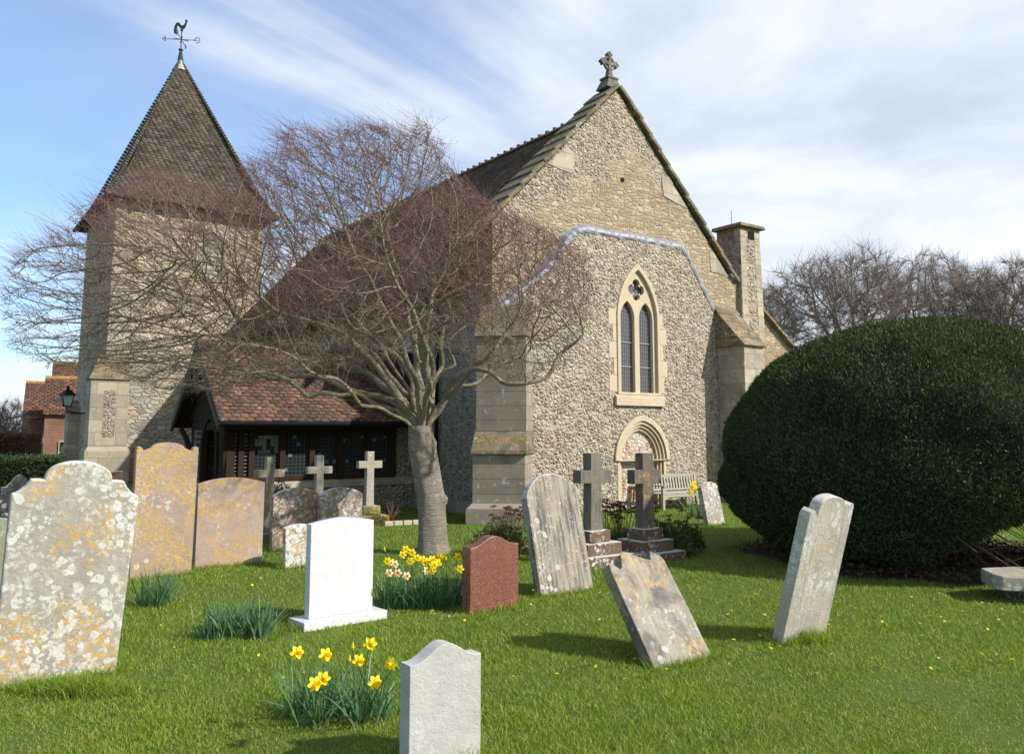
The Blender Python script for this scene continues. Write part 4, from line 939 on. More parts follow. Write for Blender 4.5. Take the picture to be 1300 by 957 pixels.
# ================================================================== VEGETATION HELPERS
def strips(rootp, dirv, side, length, width, bend, nseg=2, gravity=0.0):
    """vectorised tapering blades; returns verts (n, 2*nseg+1... as quads) """
    n = len(rootp); rows = []
    for k in range(nseg+1):
        t = k/nseg; c = rootp + dirv*(length*t)[:,None] + bend*((t*t)*length)[:,None]
        c[:,2] -= gravity*(t**2.2)*length
        w = width*(1-t**1.6*.92)*.5
        rows.append(c-side*w[:,None]); rows.append(c+side*w[:,None])
    V_ = np.stack(rows, 1).reshape(-1, 3); m = 2*(nseg+1)
    base = (np.arange(n)*m)[:,None]; q = []
    for k in range(nseg): q.append(base+np.array([2*k, 2*k+1, 2*k+3, 2*k+2]))
    return V_, np.stack(q, 1).reshape(-1, 4)
def unit(a): return a/np.maximum(1e-9, np.linalg.norm(a, axis=1))[:,None]
def leaf_quads(P, Nrm, size, asp=.35, spread=1.0):
    """little kite shaped leaves at P, lying roughly along Nrm"""
    n = len(P); d = unit(Nrm+RNG.normal(0, spread, (n,3))*.6); s = unit(np.cross(d, RNG.normal(0, 1, (n,3))))
    L_ = size*(.6+.8*RNG.random(n)); w = L_*asp
    a = P; b = P+d*(L_*.5)[:,None]+s*(w*.5)[:,None]; c = P+d*L_[:,None]; e = P+d*(L_*.5)[:,None]-s*(w*.5)[:,None]
    V_ = np.stack([a,b,c,e], 1).reshape(-1,3); return V_, np.arange(n*4).reshape(-1,4)
def merge(parts):
    vs, qs, o = [], [], 0
    for v_, q_ in parts: vs.append(v_); qs.append(q_+o); o += len(v_)
    return np.concatenate(vs), np.concatenate(qs)

# ---- branching skeleton by space colonisation
class Skel:
    def __init__(s): s.P = []; s.par = []; s.tag = []
    def add(s, p, par, tag=0): s.P.append(np.array(p, float)); s.par.append(par); s.tag.append(tag); return len(s.P)-1
    def path(s, pts, par, step, tag=0, wob=0.0):
        cur = par; last = s.P[par]
        for p in pts:
            p = np.array(p, float); d = p-last; n = max(1, int(np.linalg.norm(d)/step))
            for k in range(1, n+1): cur = s.add(last+d*k/n+RNG.normal(0, wob, 3)*(k < n), cur, tag)
            last = p
        return cur
    def colonise(s, A, step, infl, kill, iters, bias=np.zeros(3), maxn=20000):
        A = np.array(A); P = np.array(s.P); best = np.full(len(A), 1e9); bi = np.zeros(len(A), int)
        def upd(i0):
            Pn = P[i0:]
            for c in range(0, len(Pn), 400):
                blk = Pn[c:c+400]; D = ((A[:,None,:]-blk[None])**2).sum(2); j = D.argmin(1); d = D[np.arange(len(A)), j]; m = d < best
                best[m] = d[m]; bi[m] = j[m]+i0+c
        upd(0)
        for it in range(iters):
            act = best < infl**2
            if not act.any(): break
            idx = bi[act]; dv = unit(A[act]-P[idx]); un, inv_ = np.unique(idx, return_inverse=True)
            S = np.zeros((len(un), 3)); np.add.at(S, inv_, dv); S = unit(unit(S)+bias+RNG.normal(0, .14, S.shape)); new = P[un]+S*step
            par_dir = np.array([P[u_]-P[s.par[u_]] if s.par[u_] >= 0 else (0,0,1) for u_ in un]); new = P[un]+unit(S+.35*unit(par_dir))*step
            cnt = s.__dict__.setdefault('cnt', {}); ok = np.array([cnt.get(int(q), 0) < 3 for q in un])
            if not ok.all():
                bad = np.isin(bi, un[~ok]) & (best < infl**2); A, best, bi = A[~bad], best[~bad], bi[~bad]; un, new = un[ok], new[ok]
                if len(un) == 0: break
            for q in un: cnt[int(q)] = cnt.get(int(q), 0)+1
            i0 = len(P); P = np.concatenate([P, new])
            for u_, q in zip(un, new): s.P.append(q); s.par.append(int(u_)); s.tag.append(s.tag[u_])
            upd(i0)
            keep = best > kill**2; A = A[keep]; best = best[keep]; bi = bi[keep]
            if len(A) == 0 or len(P) > maxn: break
    def finish(s, tip, power=2.4):
        n = len(s.P); acc = np.zeros(n); s.kids = [[] for _ in range(n)]
        for i in range(n-1, -1, -1):
            if acc[i] == 0: acc[i] = tip**power
            if s.par[i] >= 0: acc[s.par[i]] += acc[i]; s.kids[s.par[i]].append(i)
        s.R = acc**(1/power); s.P = np.array(s.P)
    def chains(s, root=0):
        out = []; stack = [(root, -1)]
        while stack:
            i, p = stack.pop(); ch = ([p] if p >= 0 else [])+[i]
            while s.kids[i]:
                ks = sorted(s.kids[i], key=lambda k: -s.R[k])
                for k in ks[1:]: stack.append((k, i))
                i = ks[0]; ch.append(i)
            out.append(ch)
        return out
def tube_from(m, P, R, k):
    m.tube(P, R, k, cap=False)
def smooth_path(P, it=2):
    P = P.copy()
    for _ in range(it): P[1:-1] = .25*P[:-2]+.5*P[1:-1]+.25*P[2:]
    return P
def twig_fan(P0, D0, n_per, lmin, lmax, r, wind, spread, seg=3, up=0.0):
    """fine twigs: thin three-sided tapering stems, one mesh"""
    P = np.repeat(P0, n_per, 0); D = np.repeat(D0, n_per, 0); n = len(P)
    d = unit(D*.8+RNG.normal(0, spread, (n,3))+wind+np.array([0,0,up])); L_ = lmin+(lmax-lmin)*RNG.random(n)**1.6
    b = unit(RNG.normal(0, 1, (n,3))+wind*1.5)*.28; s1 = unit(np.cross(d, RNG.normal(0,1,(n,3)))); s2 = np.cross(d, s1)
    rings = []; cent = []
    for k in range(seg+1):
        t = k/seg; c = P+d*(L_*t)[:,None]+b*(L_*t*t)[:,None]; cent.append(c); rr = r*(1-.65*t)
        for j in range(3): a = 2*pi*j/3; rings.append(c+(s1*cos(a)+s2*sin(a))*rr)
    V_ = np.stack(rings, 1).reshape(-1,3); m = 3*(seg+1); base = (np.arange(n)*m)[:,None]; q = []
    for k in range(seg):
        for j in range(3): q.append(base+np.array([3*k+j, 3*k+(j+1)%3, 3*k+3+(j+1)%3, 3*k+3+j]))
    return V_, np.stack(q,1).reshape(-1,4), cent, d
def in_poly(x, y, poly):
    c = np.zeros(len(x), bool); n = len(poly)
    for i in range(n):
        x1,y1 = poly[i]; x2,y2 = poly[(i+1)%n]
        if y1 == y2: continue
        m = ((y1 > y) != (y2 > y)) & (x < (x2-x1)*(y-y1)/(y2-y1)+x1); c ^= m
    return c

# ================================================================== CHERRY TREE
def m_bark(name, a, b, bands=True, moss=.0):
    t = NT(name); v = t.obj(); x = t.sep(v); n = t.noise(v, 6, 6, .65); h = t.noise(t.map(v, (1.5,1.5,16)), 3.2, 5, .6)
    c = t.mix(n, a, b)
    if bands:
        hh_ = t.math('ADD', t.math('MULTIPLY', h, .55), t.math('MULTIPLY', t.noise(t.map(v, (3,3,9), (2,2,2)), 6, 5, .7), .45))
        c = t.mix(t.math('MULTIPLY', t.rng(hh_, .50, .60), .5), c, (.34,.31,.27)); c = t.mix(t.math('MULTIPLY', t.rng(hh_, .44, .38), .6), c, (.07,.06,.05))
        c = t.mix(t.math('MULTIPLY', t.rng(t.noise(v, 9, 5, .7), .56, .64), .5), c, (.22,.22,.16)); h = hh_
    if moss: c = t.mix(t.math('MULTIPLY', t.rng(t.noise(v, 4, 5, .65), .47, .62), moss), c, (.17,.16,.055)); c = t.mix(t.math('MULTIPLY', t.rng(t.noise(t.map(v,(1,1,1),(4,4,4)), 13, 4, .65), .6, .66), .7), c, (.36,.38,.33))
    t.color(c); t.bump(t.math('ADD', h, t.math('MULTIPLY', t.noise(v, 40, 4, .7), .7)), .03, 1.0); return t.m
bark_t = m_bark('cherry_trunk_bark', (.15,.125,.10), (.27,.235,.19), True, .25); bark_l = m_bark('cherry_limb_bark', (.21,.175,.125), (.36,.31,.23), False, .7)
twig_m = m_plain('twig_bark', (.085,.062,.045), .8, .35, 3); 
def m_twig():
    t = NT('young_twig'); v = t.obj(); z = t.sep(v)[2]; k = t.rng(t.math('ADD', z, t.math('MULTIPLY', t.noise(v, 1.6, 3), 1.4)), 3.0, 4.3)
    t.color(t.mix(k, t.mix(t.noise(v, 5, 3), (.12,.105,.06), (.19,.165,.10)), t.mix(t.noise(v, 5, 3), (.11,.07,.055), (.20,.11,.095)))); return t.m
twig_fine = m_twig(); bud_m = m_plain('red_bud', (.26,.075,.085), .6, .4, 5)
TD = 10.9; RNG = np.random.default_rng(5)
def tp(px, py, dd=0.0): return np.array(at(px, py, TD+dd))
sk = Skel(); tb = np.array(gp(549, 704)); TD = float(tb[1]); root = sk.add(tb, -1)
tree = empty('cherry_tree', tb, 0, 'leafless windswept cherry tree with a stout pale trunk and wide reddish twiggy crown', 'tree')
th_top = tp(536, 552)
top = sk.path([th_top], root, .12, 0)
LIMBS = [
 ([(508,520),(470,502),(435,500),(388,508),(378,490),(350,476),(310,474),(270,488),(235,500)], [-.1,-.3,-.4,-.5,-.55,-.6,-.7,-.8,-.9]),
 ([(512,525),(470,500),(430,487),(370,474),(333,482),(322,462),(300,440),(262,432),(215,420),(160,425)], [0,.05,.1,.1,.0,.1,.2,.2,.3,.3]),
 ([(520,520),(485,487),(450,468),(400,450),(375,440),(340,436),(295,400),(240,372),(180,370),(120,395)], [.1,.3,.5,.7,.8,.8,.9,1,1.1,1.2]),
 ([(515,515),(480,470),(450,440),(410,410),(360,400),(300,352),(235,330),(170,328)], [-.1,-.3,-.6,-.8,-.9,-1.0,-1.1,-1.2]),
 ([(528,505),(505,455),(470,425),(440,390),(415,345),(390,300),(385,262),(378,232)], [.1,.3,.4,.5,.4,.3,.2,.2]),
 ([(535,500),(515,460),(500,410),(470,350),(440,300),(400,262),(350,240)], [-.2,-.5,-.8,-.9,-1.0,-1,-1]),
 ([(540,500),(528,455),(520,410),(510,350),(495,290),(470,235),(435,205),(395,190)], [.1,.2,.3,.3,.2,.1,.1,.1]),
 ([(548,515),(556,480),(540,440),(548,400),(560,350),(545,290),(520,240),(490,200)], [0,-.2,-.4,-.5,-.6,-.6,-.6,-.5]),
 ([(560,520),(575,485),(600,465),(625,445),(650,410),(690,382),(725,368),(750,350)], [0,.0,-.1,-.2,-.2,-.3,-.3,-.3]),
 ([(558,512),(590,478),(606,470),(640,490),(680,484),(705,462),(735,425)], [.1,-.3,-.4,-.6,-.7,-.7,-.8]),
 ([(550,505),(553,482),(580,466),(568,440),(590,415),(585,370),(605,320),(600,270)], [.2,.3,.3,.4,.5,.6,.6,.6]),
 ([(545,505),(545,470),(525,452),(535,400),(600,360),(640,320),(650,290)], [.3,.6,.8,.9,.9,.9,.8]),
 ([(530,508),(495,478),(455,445),(430,420),(380,372),(330,320),(290,285),(240,262)], [.2,.6,.9,1.1,1.4,1.6,1.7,1.8]),
]
WIND = np.array([-.26, 0, .12])
LIMBS += [
 ([(520,522),(492,498),(462,470),(425,462),(392,430)], [.3,.8,1.2,1.5,1.8]),
 ([(528,515),(508,478),(486,440),(452,420),(430,385)], [.0,-.1,-.2,-.4,-.5]),
 ([(536,508),(524,470),(500,452),(478,405),(450,370)], [.4,.8,1.0,1.2,1.3]),
 ([(550,510),(562,470),(556,430),(575,395),(560,360)], [.3,.7,1.0,1.2,1.3]),
 ([(514,530),(480,515),(455,508),(420,478),(380,462)], [-.3,-.6,-.9,-1.1,-1.3]),
 ([(556,515),(582,492),(612,478),(640,455),(668,448)], [.4,.8,1.1,1.3,1.4]),
 ([(544,500),(540,462),(532,425),(520,380),(500,345)], [-.3,-.7,-1.0,-1.2,-1.3]),
]
for li, (pts, dd) in enumerate(LIMBS):
    kmax = (7 if li < 4 else 5) if li not in (9,) else 7; pts, dd = pts[:kmax], dd[:kmax]
    cp_ = []; prev = None
    for (x, y), d in zip(pts, dd):
        q = tp(x, y, d*1.15)
        if prev is not None: cp_.append((prev+q)/2+RNG.normal(0, .055, 3))
        cp_.append(q+RNG.normal(0, .03, 3)); prev = q
    sk.path(cp_, top, .10, li+1, .014)
outline = [(12,345),(2,385),(10,440),(60,470),(140,475),(200,500),(260,505),(330,492),(400,480),(450,470),(560,440),(620,470),(680,492),(715,470),(745,420),(762,365),(740,318),(700,292),(662,278),(640,262),(600,238),(572,205),(556,165),(535,152),(520,170),(500,158),(455,158),(420,164),(375,160),(352,172),(360,205),(330,200),(305,215),(320,250),(290,245),(240,230),(200,215),(160,240),(122,250),(90,275),(60,295),(30,310)]
n = 34000; ax = RNG.uniform(0, 770, n); ay = RNG.uniform(150, 505, n); m_ = in_poly(ax, ay, outline)
m_ &= ~(((ax < 330) & (ay > 240) & (ay < 430) & (RNG.random(n) < .3)) | ((ax < 130) & (RNG.random(n) < .45)) | ((ay > 470) & (RNG.random(n) < .5)) | ((ay > 420) & (ax > 560) & (RNG.random(n) < .5)) | ((ay < 250) & (RNG.random(n) < .25)))
ax, ay = ax[m_], ay[m_]; 
mid = 1-np.clip(np.abs(ax-400)/420, 0, 1)**2; dep = (.5+1.7*mid)*(1-.4*np.clip((250-ay)/100, 0, 1)); dd_ = RNG.uniform(-1, 1, len(ax))*dep
att = np.array([tp(x, y, d) for x, y, d in zip(ax, ay, dd_)])
sk.colonise(att, .075, 1.1, .115, 220, WIND*.9, 42000)
sk.finish(.0031, 2.25)
R = sk.R; 
kR = .215/R[root]
R = np.where(R > .008, .008+(R-.008)*(.150-.008)/(R[root]-.008), R); R[R < .0032] = .0032
dist_ = np.linalg.norm(sk.P-sk.P[top], axis=1); lim_ = .072*np.exp(-dist_/1.25)+.013*np.exp(-dist_/6)+.002; R = np.where(np.arange(len(R)) > top, np.minimum(R, np.maximum(lim_, .0032)), R)
sk.R = R
P_ = sk.P - np.array(tb)
# trunk with flare, burr and pollard head
trunk_ids = [i for i in range(len(sk.tag)) if i <= top]
tpth = [Vector(P_[i]) for i in range(0, top+1)]; nT = len(tpth)
m = MB(); K = 28
Hh = tpth[-1].z; rows = []
for j in range(34):
    z = -.15+(Hh+.12+.15)*j/33; t = max(0, min(1, z/Hh)); c = tpth[0].lerp(tpth[-1], z/Hh); c.x += .03*sin(z*2.6); c.z = z
    r = .184-.008*t+.03*math.exp(-max(0, z)*8)+.012*math.exp(-((z-Hh+.1)/.2)**2)
    if z > Hh-.10: r *= 1-.26*min(1, (z-Hh+.10)/.22)**1.6; r += .035*mnoise.noise(Vector((0, z*14, 3)))
    for k in range(K):
        a = 2*pi*k/K; q = r*(1+(.16*mnoise.noise(Vector((cos(a)*3.5, sin(a)*3.5, z*9))) if z > Hh-.25 else 0)+.05*sin(3*a+1+z)+.03*sin(5*a+z*3)+.05*(mnoise.noise(Vector((cos(a)*1.4, sin(a)*1.4, z*2.2)))) + .25*math.exp(-max(0,z)*9)*max(0, sin(4*a)))
        q += .02*max(0, mnoise.noise(Vector((cos(a)*2.2+4, sin(a)*2.2, z*4))))+.065*math.exp(-((z-.72)/.055)**2)*math.exp(-((((a+.15+pi) % (2*pi))-pi)/.35)**2)
        m.v.append((c.x+q*cos(a), c.y+q*sin(a), z))
for j in range(33):
    for k in range(K): m.f.append((j*K+k, j*K+(k+1) % K, (j+1)*K+(k+1) % K, (j+1)*K+k))
m.f.append(tuple(33*K+k for k in range(K)))
m.build('trunk', bark_t, tree, True)
chains = sk.chains(root); limbm = {}; fine = MB()
print('skel', len(sk.P), 'fine', len(isfine) if 'isfine' in globals() else 0)
for ch in chains:
    pts = smooth_path(P_[ch], 1); rr = sk.R[ch].copy()
    if ch[0] == root:   # main leader: start it in the trunk head
        k0 = ch.index(top) if top in ch else 0; ch = ch[k0:]; pts = pts[k0:]; rr = rr[k0:]
    if len(ch) < 2: continue
    if ch[0] == top:
        rr[0] = rr[1]*1.15; rr = np.minimum(rr, .08); dv = pts[min(3, len(pts)-1)]-pts[0]; dv = dv/np.linalg.norm(dv); st_ = pts[0]-np.array([0,0,.30])+np.array([dv[0], dv[1], 0])*.10
        pts[0] = (st_+pts[1])/2+np.array([dv[0], dv[1], 0])*.05; pts = np.concatenate([[st_], pts]); rr = np.concatenate([[rr[0]*1.1], rr])
    else: rr[0] = min(rr[0], rr[1]*1.15)
    rmax = rr[1]
    if rmax > .0135:
        k = 10 if rmax > .03 else 7; mm_ = limbm.setdefault(sk.tag[ch[-1]], MB())
    elif rmax > .006: k = 5; mm_ = fine
    else: k = 3; mm_ = fine
    mm_.tube([tuple(p) for p in pts], list(rr), k, cap=False)
for kk_, mm_ in sorted(limbm.items()): mm_.build('limb', bark_l, tree, True)
cr_ = fine.build('branches', m_bark('cherry_branch_bark', (.17,.145,.10), (.30,.27,.19), False, .6), tree, True)
cr_['kind'] = 'stuff'
isfine = np.where(sk.R < .0058)[0]; isfine = isfine[isfine > top]
par_ = np.array(sk.par)[isfine]; D0 = unit(sk.P[isfine]-sk.P[par_])
V1, Q1, cent, d1 = twig_fan(P_[isfine], D0, 2, .06, .30, .0024, WIND*1.3, .45, 3, .12)
hi_ = isfine[(P_[isfine][:,2] > 3.1) & (RNG.random(len(isfine)) < .55)]
V5, Q5, c5, _ = twig_fan(P_[hi_], np.tile(np.array([-.8,0,.55]), (len(hi_),1)), 1, .18, .55, .0026, np.array([-.55,0,.30]), .20, 3, .0)
V1, Q1 = merge([(V1, Q1), (V5, Q5)])
tw_ = quads_mesh('twigs', V1, Q1, twig_fine, tree); tw_['kind'] = 'stuff'
pb_ = np.concatenate([cent[1], cent[2], cent[3]]); pb_ = pb_[RNG.random(len(pb_)) < np.clip((pb_[:,2]-1.6)*.28, .04, .42)]
Vb, Qb = leaf_quads(pb_, np.tile(WIND, (len(pb_),1))+RNG.normal(0,.6,(len(pb_),3)), .020, .5)
bd = quads_mesh('buds', Vb, Qb, bud_m, tw_); bd['kind'] = 'stuff'
print('cherry', len(sk.P), len(Q1))

# ================================================================== BARE TREES BEYOND
def far_tree(label, px, D, ytop, halfw_px, ybot, seed, natt=1500, group=None, name='bare_tree', tip=.012, stemz=None, fine_l=(.25,.9)):
    global RNG
    RNG = np.random.default_rng(seed)
    b = at(px, 549, D); e = empty(name, (b.x, b.y, 0), 0, label, 'tree', group)
    zt = at(px, ytop, D).z; zb = at(px, ybot, D).z; hw = halfw_px/F*D
    s = Skel(); r0 = s.add((0,0,0), -1); h0 = zb*.7 if stemz is None else stemz; tpn = s.path([(RNG.normal(0,.2), 0, h0)], r0, hw*.07)
    n = natt; a = unit(RNG.normal(0,1,(n,3))); rad = RNG.random(n)**.42; a = a*rad[:,None]; cz = (zt+zb)/2
    lump = 1+.16*np.sin(a[:,0]*5+seed)*np.cos(a[:,1]*4+seed)
    A = np.stack([a[:,0]*hw*lump, a[:,1]*hw*.8, cz+a[:,2]*(zt-zb)/2*lump], 1)
    for q in range(6):
        an = q*1.05+RNG.random(); s.path([(hw*.38*cos(an), hw*.38*sin(an), cz-(zt-zb)*.14+RNG.normal(0,.05)*hw)], tpn, hw*.07, 1, hw*.012)
    s.colonise(A, hw*.05, hw*1.0, hw*.085, 120, np.array([0,0,.12]), 9000)
    s.finish(tip, 2.3); ch_ = s.chains(r0); big_, fi = MB(), MB(); s.R = np.minimum(s.R, tip*16)
    for ch in ch_:
        if len(ch) < 2: continue
        rr = s.R[ch].copy(); rr[0] = min(rr[0], rr[1]*1.1); (big_ if rr[1] > tip*3.2 else fi).tube([tuple(p) for p in smooth_path(s.P[ch],1)], list(rr), 6 if rr[1] > tip*3 else 3, cap=False)
    bt_ = m_far_bark
    big_.build('trunk', bt_, e, True); c = fi.build('crown', bt_, e, True); c['kind'] = 'stuff'
    ids = np.where(s.R < tip*2.2)[0]; ids = ids[ids > tpn]; pr = np.array(s.par)[ids]; D0 = unit(s.P[ids]-s.P[pr])
    V1, Q1, _, _ = twig_fan(s.P[ids], D0, 7, fine_l[0], fine_l[1], tip*.62, np.array([0,0,.1]), .5, 2)
    t_ = quads_mesh('twigs', V1, Q1, m_far_twig, e); t_['kind'] = 'stuff'
    return e
m_far_bark = m_plain('far_bark', (.19,.16,.13), .85, .3, 2); m_far_twig = m_plain('far_twig', (.21,.165,.145), .85, .3, 2)
gt_ = 'bare trees beyond the yew'
far_tree('wide bare tree rising behind the yew, its domed crown nearest to the church', 1080, 34, 318, 95, 455, 3, 1500, gt_)
far_tree('bare tree behind the yew in the middle of the far group of crowns', 1185, 38, 326, 92, 460, 5, 1500, gt_)
far_tree('bare tree at the right edge of the picture behind the yew', 1285, 33, 334, 90, 455, 8, 1500, gt_)
far_tree('small bare tree showing just past the chimney and the church wall', 985, 50, 362, 38, 450, 9, 700, gt_, fine_l=(.2,.6))
far_tree('small pinkish bare bush at the left edge beside the brick houses', 2, 38, 508, 34, 590, 12, 700, None, 'bare_bush', .009, .5, (.15,.5))
RNG = np.random.default_rng(77)

# ================================================================== CLIPPED YEW
YC = at(1166, 549, 11.0); yc = np.array([YC.x, YC.y, 0.0]); YR = 2.56; YZ0 = 1.02
ytop = at(1166, 403, 10.4).z
yew = empty('yew_bush', (yc[0], yc[1], 0), 0, 'huge dome-shaped clipped dark green yew filling the right side of the churchyard', 'bush')
def yew_pt(az, t):
    """az azimuth, t in 0..1 from rim underneath to crown"""
    right = np.clip((np.cos(az)*.75-np.sin(az)*.35), 0, 1)          # the skirt lifts towards the right front
    zb = .12+1.0*right**.8
    ph = -.5*pi*(.56)+t*(pi*.5+.5*pi*.56)
    low = ph < 0
    r = np.where(low, YR*np.cos(ph)**.75, YR*np.cos(ph)**.92)
    z = np.where(low, YZ0+(YZ0-zb)*np.sin(ph)/np.sin(.5*pi*.56), YZ0+(ytop-YZ0)*np.sin(ph))
    lump = 1+.018*np.sin(az*5+z*2.1)+.014*np.sin(az*11+z*4)+.012*np.sin(z*7+az*3)
    return np.stack([r*np.cos(az)*lump, r*np.sin(az)*lump, z+.02*np.sin(az*7+r*3)], -1)
na, nt_ = 120, 60
AZ, TT = np.meshgrid(np.linspace(0, 2*pi, na, endpoint=False), np.linspace(0, 1, nt_)); G = yew_pt(AZ, TT)*np.array([.975,.975,.985]); Vh = G.reshape(-1,3)
Qh = [(j*na+i, j*na+(i+1)%na, (j+1)*na+(i+1)%na, (j+1)*na+i) for j in range(nt_-1) for i in range(na)]
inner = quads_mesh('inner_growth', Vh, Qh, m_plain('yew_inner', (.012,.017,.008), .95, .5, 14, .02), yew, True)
n = 330000; az = RNG.uniform(0, 2*pi, n); tt = RNG.uniform(0, 1, n)
p0 = yew_pt(az, tt); rr = np.hypot(p0[:,0], p0[:,1]); keep = RNG.random(n) < np.clip(rr/YR, .1, 1); az, tt, p0 = az[keep], tt[keep], p0[keep]
e_ = 1e-3; da = yew_pt(az+e_, tt)-p0; dt_ = yew_pt(az, tt+e_)-p0; nr = unit(np.cross(da, dt_)); 
p0 = p0-nr*(RNG.random(len(p0))**1.5*.07)[:,None]
cl_ = np.array([mnoise.noise(Vector(q)*5.5) for q in p0[::1]])
p0 = p0+nr*(cl_*.035)[:,None]
up_ = np.array([0,0,.55]); V2, Q2 = leaf_quads(p0, nr*.8+up_, .046, .28, 1.0)
yl = quads_mesh('foliage', V2, Q2, m_leaf('yew_needles', [(.026,.042,.013),(.044,.070,.021),(.066,.098,.030),(.11,.125,.045)], .75, .08, .15), yew); yl['kind'] = 'stuff'
b = MB()
for q in range(9):
    a = q*2*pi/9+.3; r1 = YR*(.72+.1*random.random()); b.tube([(.18*cos(a), .18*sin(a), -.1), (.35*cos(a), .35*sin(a), .35), (.62*r1*cos(a+.1), .62*r1*sin(a+.1), .62), (r1*cos(a+.15), r1*sin(a+.15), 1.0)], [.13,.10,.06,.025], 7)
b.build('trunk', m_plain('yew_bark', (.13,.08,.055), .9, .4, 10, .01), yew, True)
a0 = np.linspace(-2.7, -.1, 46); b = MB()
for a in a0:
    for k in range(3):
        r1 = 1.5+random.random()*.75; z1 = .2+.6*random.random(); a_ = a+random.uniform(-.1,.1)
        b.tube([(r1*cos(a_), r1*sin(a_), z1+.1), ((r1+.25)*cos(a_+.06), (r1+.25)*sin(a_+.06), z1-.03), ((r1+.5)*cos(a_+.12), (r1+.5)*sin(a_+.12), z1+random.uniform(-.0,.08))], [.006,.004,.002], 4)
dt2 = b.build('dead_twigs', m_plain('dead_yew_twig', (.14,.085,.06), .9, .4), yew); dt2['kind'] = 'stuff'
# bare soil under it
sm = MB(); n = 60
def soil_r(a): return 2.18+.10*sin(a*7)+.08*sin(a*13+1)-.75*max(0, cos(a+.45))**2
sm.v = [(yc[0], yc[1], .055)]+[(yc[0]+soil_r(2*pi*k/n)*cos(2*pi*k/n), yc[1]+soil_r(2*pi*k/n)*sin(2*pi*k/n), gz(yc[0]+2.2*cos(2*pi*k/n), yc[1]+2.2*sin(2*pi*k/n))+.006) for k in range(n)]
sm.f = [(0, 1+k, 1+(k+1) % n) for k in range(n)]; meta(sm.build('soil', m_plain('bare_soil', (.055,.036,.022), .95, .5, 18, .03), None, True), kind='structure')
n = 9000; a = RNG.uniform(0,2*pi,n); r_ = np.array([soil_r(q) for q in a])*np.sqrt(RNG.random(n)); P0 = np.stack([yc[0]+r_*np.cos(a), yc[1]+r_*np.sin(a), .05+.03*RNG.random(n)],1)
V3, Q3 = leaf_quads(P0, RNG.normal(0,1,(n,3))*np.array([1,1,.3]), .05, .45); lf = quads_mesh('leaf_litter', V3, Q3, m_leaf('litter', [(.05,.03,.018),(.10,.055,.03),(.03,.045,.015),(.15,.09,.05)], .8, 0)); meta(lf, kind='stuff', label='brown fallen leaves and ivy on the soil under the yew', cat='leaf litter')

# ================================================================== HEDGES
def hedge(name, label, a, c, th, h, cols, n, size, rough_top=.04):
    a = Vector(a); c = Vector(c); d = (c-a); L_ = d.length; e = empty(name, a, atan2(d.y, d.x), label, 'hedge')
    b = MB(); b.box(.05, L_-.05, .05, th-.05, -.05, h-.06); b.build('inner_growth', m_plain(name+'_in', tuple(q*.5 for q in cols[0]), .95, .4), e)
    f = RNG.random(n); P = np.stack([RNG.random(n)*L_, np.where(f < .55, RNG.normal(0,.025,n), RNG.random(n)*th), np.where(f < .55, RNG.random(n)*h, h+RNG.normal(0,rough_top,n))], 1)
    N_ = np.where((f < .55)[:,None], np.array([0,-1,.4]), np.array([0,-.2,1])); V_, Q_ = leaf_quads(P, N_.astype(float), size, .5); o = quads_mesh('foliage', V_, Q_, m_leaf(name+'_leaf', cols, .6, .1), e); o['kind'] = 'stuff'; return e
hedge('clipped_hedge', 'low clipped dark green hedge left of the tower, behind the gravestones', gp(-60, 632)-Vector((.0,0,0)), gp(72, 630), .8, .92, [(.02,.035,.012),(.035,.06,.018),(.06,.085,.03)], 16000, .05)
hedge('beech_hedge', 'taller brown winter hedge before the brick houses at the left edge', at(-60, 549, 32)*1, at(34, 549, 32), 1.0, 0, [(.06,.03,.018),(.10,.05,.03),(.07,.06,.025)], 10, .05) if False else None
ha = at(-60, 549, 31); hb = at(36, 549, 31); ha.z = hb.z = 0
hedge('beech_hedge', 'taller brown winter hedge before the brick houses at the left edge', ha, hb, 1.0, 1.42, [(.10,.055,.03),(.17,.09,.05),(.11,.09,.04)], 12000, .09, .08)

# ================================================================== SHRUBS
def shrub(name, label, c, rx, ry, h, n, size, cols, cat='shrub', asp=.45, stems=14, group=None, trans=.15):
    e = empty(name, c, 0, label, cat, group); a = unit(RNG.normal(0,1,(n,3))); a[:,2] = np.abs(a[:,2]); r = RNG.random(n)**.35
    lum = 1+.18*np.sin(a[:,0]*6+c[0]*3)*np.cos(a[:,1]*5+a[:,2]*4)
    P = a*(r*lum)[:,None]*np.array([rx,ry,h*.95]); P[:,2] += .03
    V_, Q_ = leaf_quads(P, a+np.array([0,0,.3]), size, asp); o = quads_mesh('foliage', V_, Q_, m_leaf(name+'_leaf_'+str(len(bpy.data.materials)), cols, .5, trans), e); o['kind'] = 'stuff'
    b = MB()
    for i in range(stems):
        q = random.uniform(0, 2*pi); k = random.random(); b.tube([(0.15*rx*cos(q), .15*ry*sin(q), -.03), (rx*.5*k*cos(q), ry*.5*k*sin(q), h*.5), (rx*.85*k*cos(q), ry*.85*k*sin(q), h*.92)], [.008,.006,.003], 4)
    b.build('stems', twig_m, e); return e
GR = [(.03,.06,.012),(.05,.09,.02),(.075,.12,.03),(.10,.14,.04)]
p = gp(345, 676); shrub('round_shrub', 'rounded dark green shrub behind the leftmost small cross by the porch', (p.x, p.y+.25, 0), .32, .3, .78, 3500, .05, [(.02,.04,.012),(.04,.07,.02),(.06,.10,.03)])
p = gp(840, 706); shrub('green_shrub', 'spreading leafy green shrub at the foot of the right dark cross', (p.x, p.y, 0), .42, .3, .40, 3200, .055, GR)
p = gp(872, 700); shrub('green_shrub', 'smaller green shrub at the right end of the cross bed, by the lawn', (p.x, p.y, 0), .24, .22, .33, 1400, .05, GR)
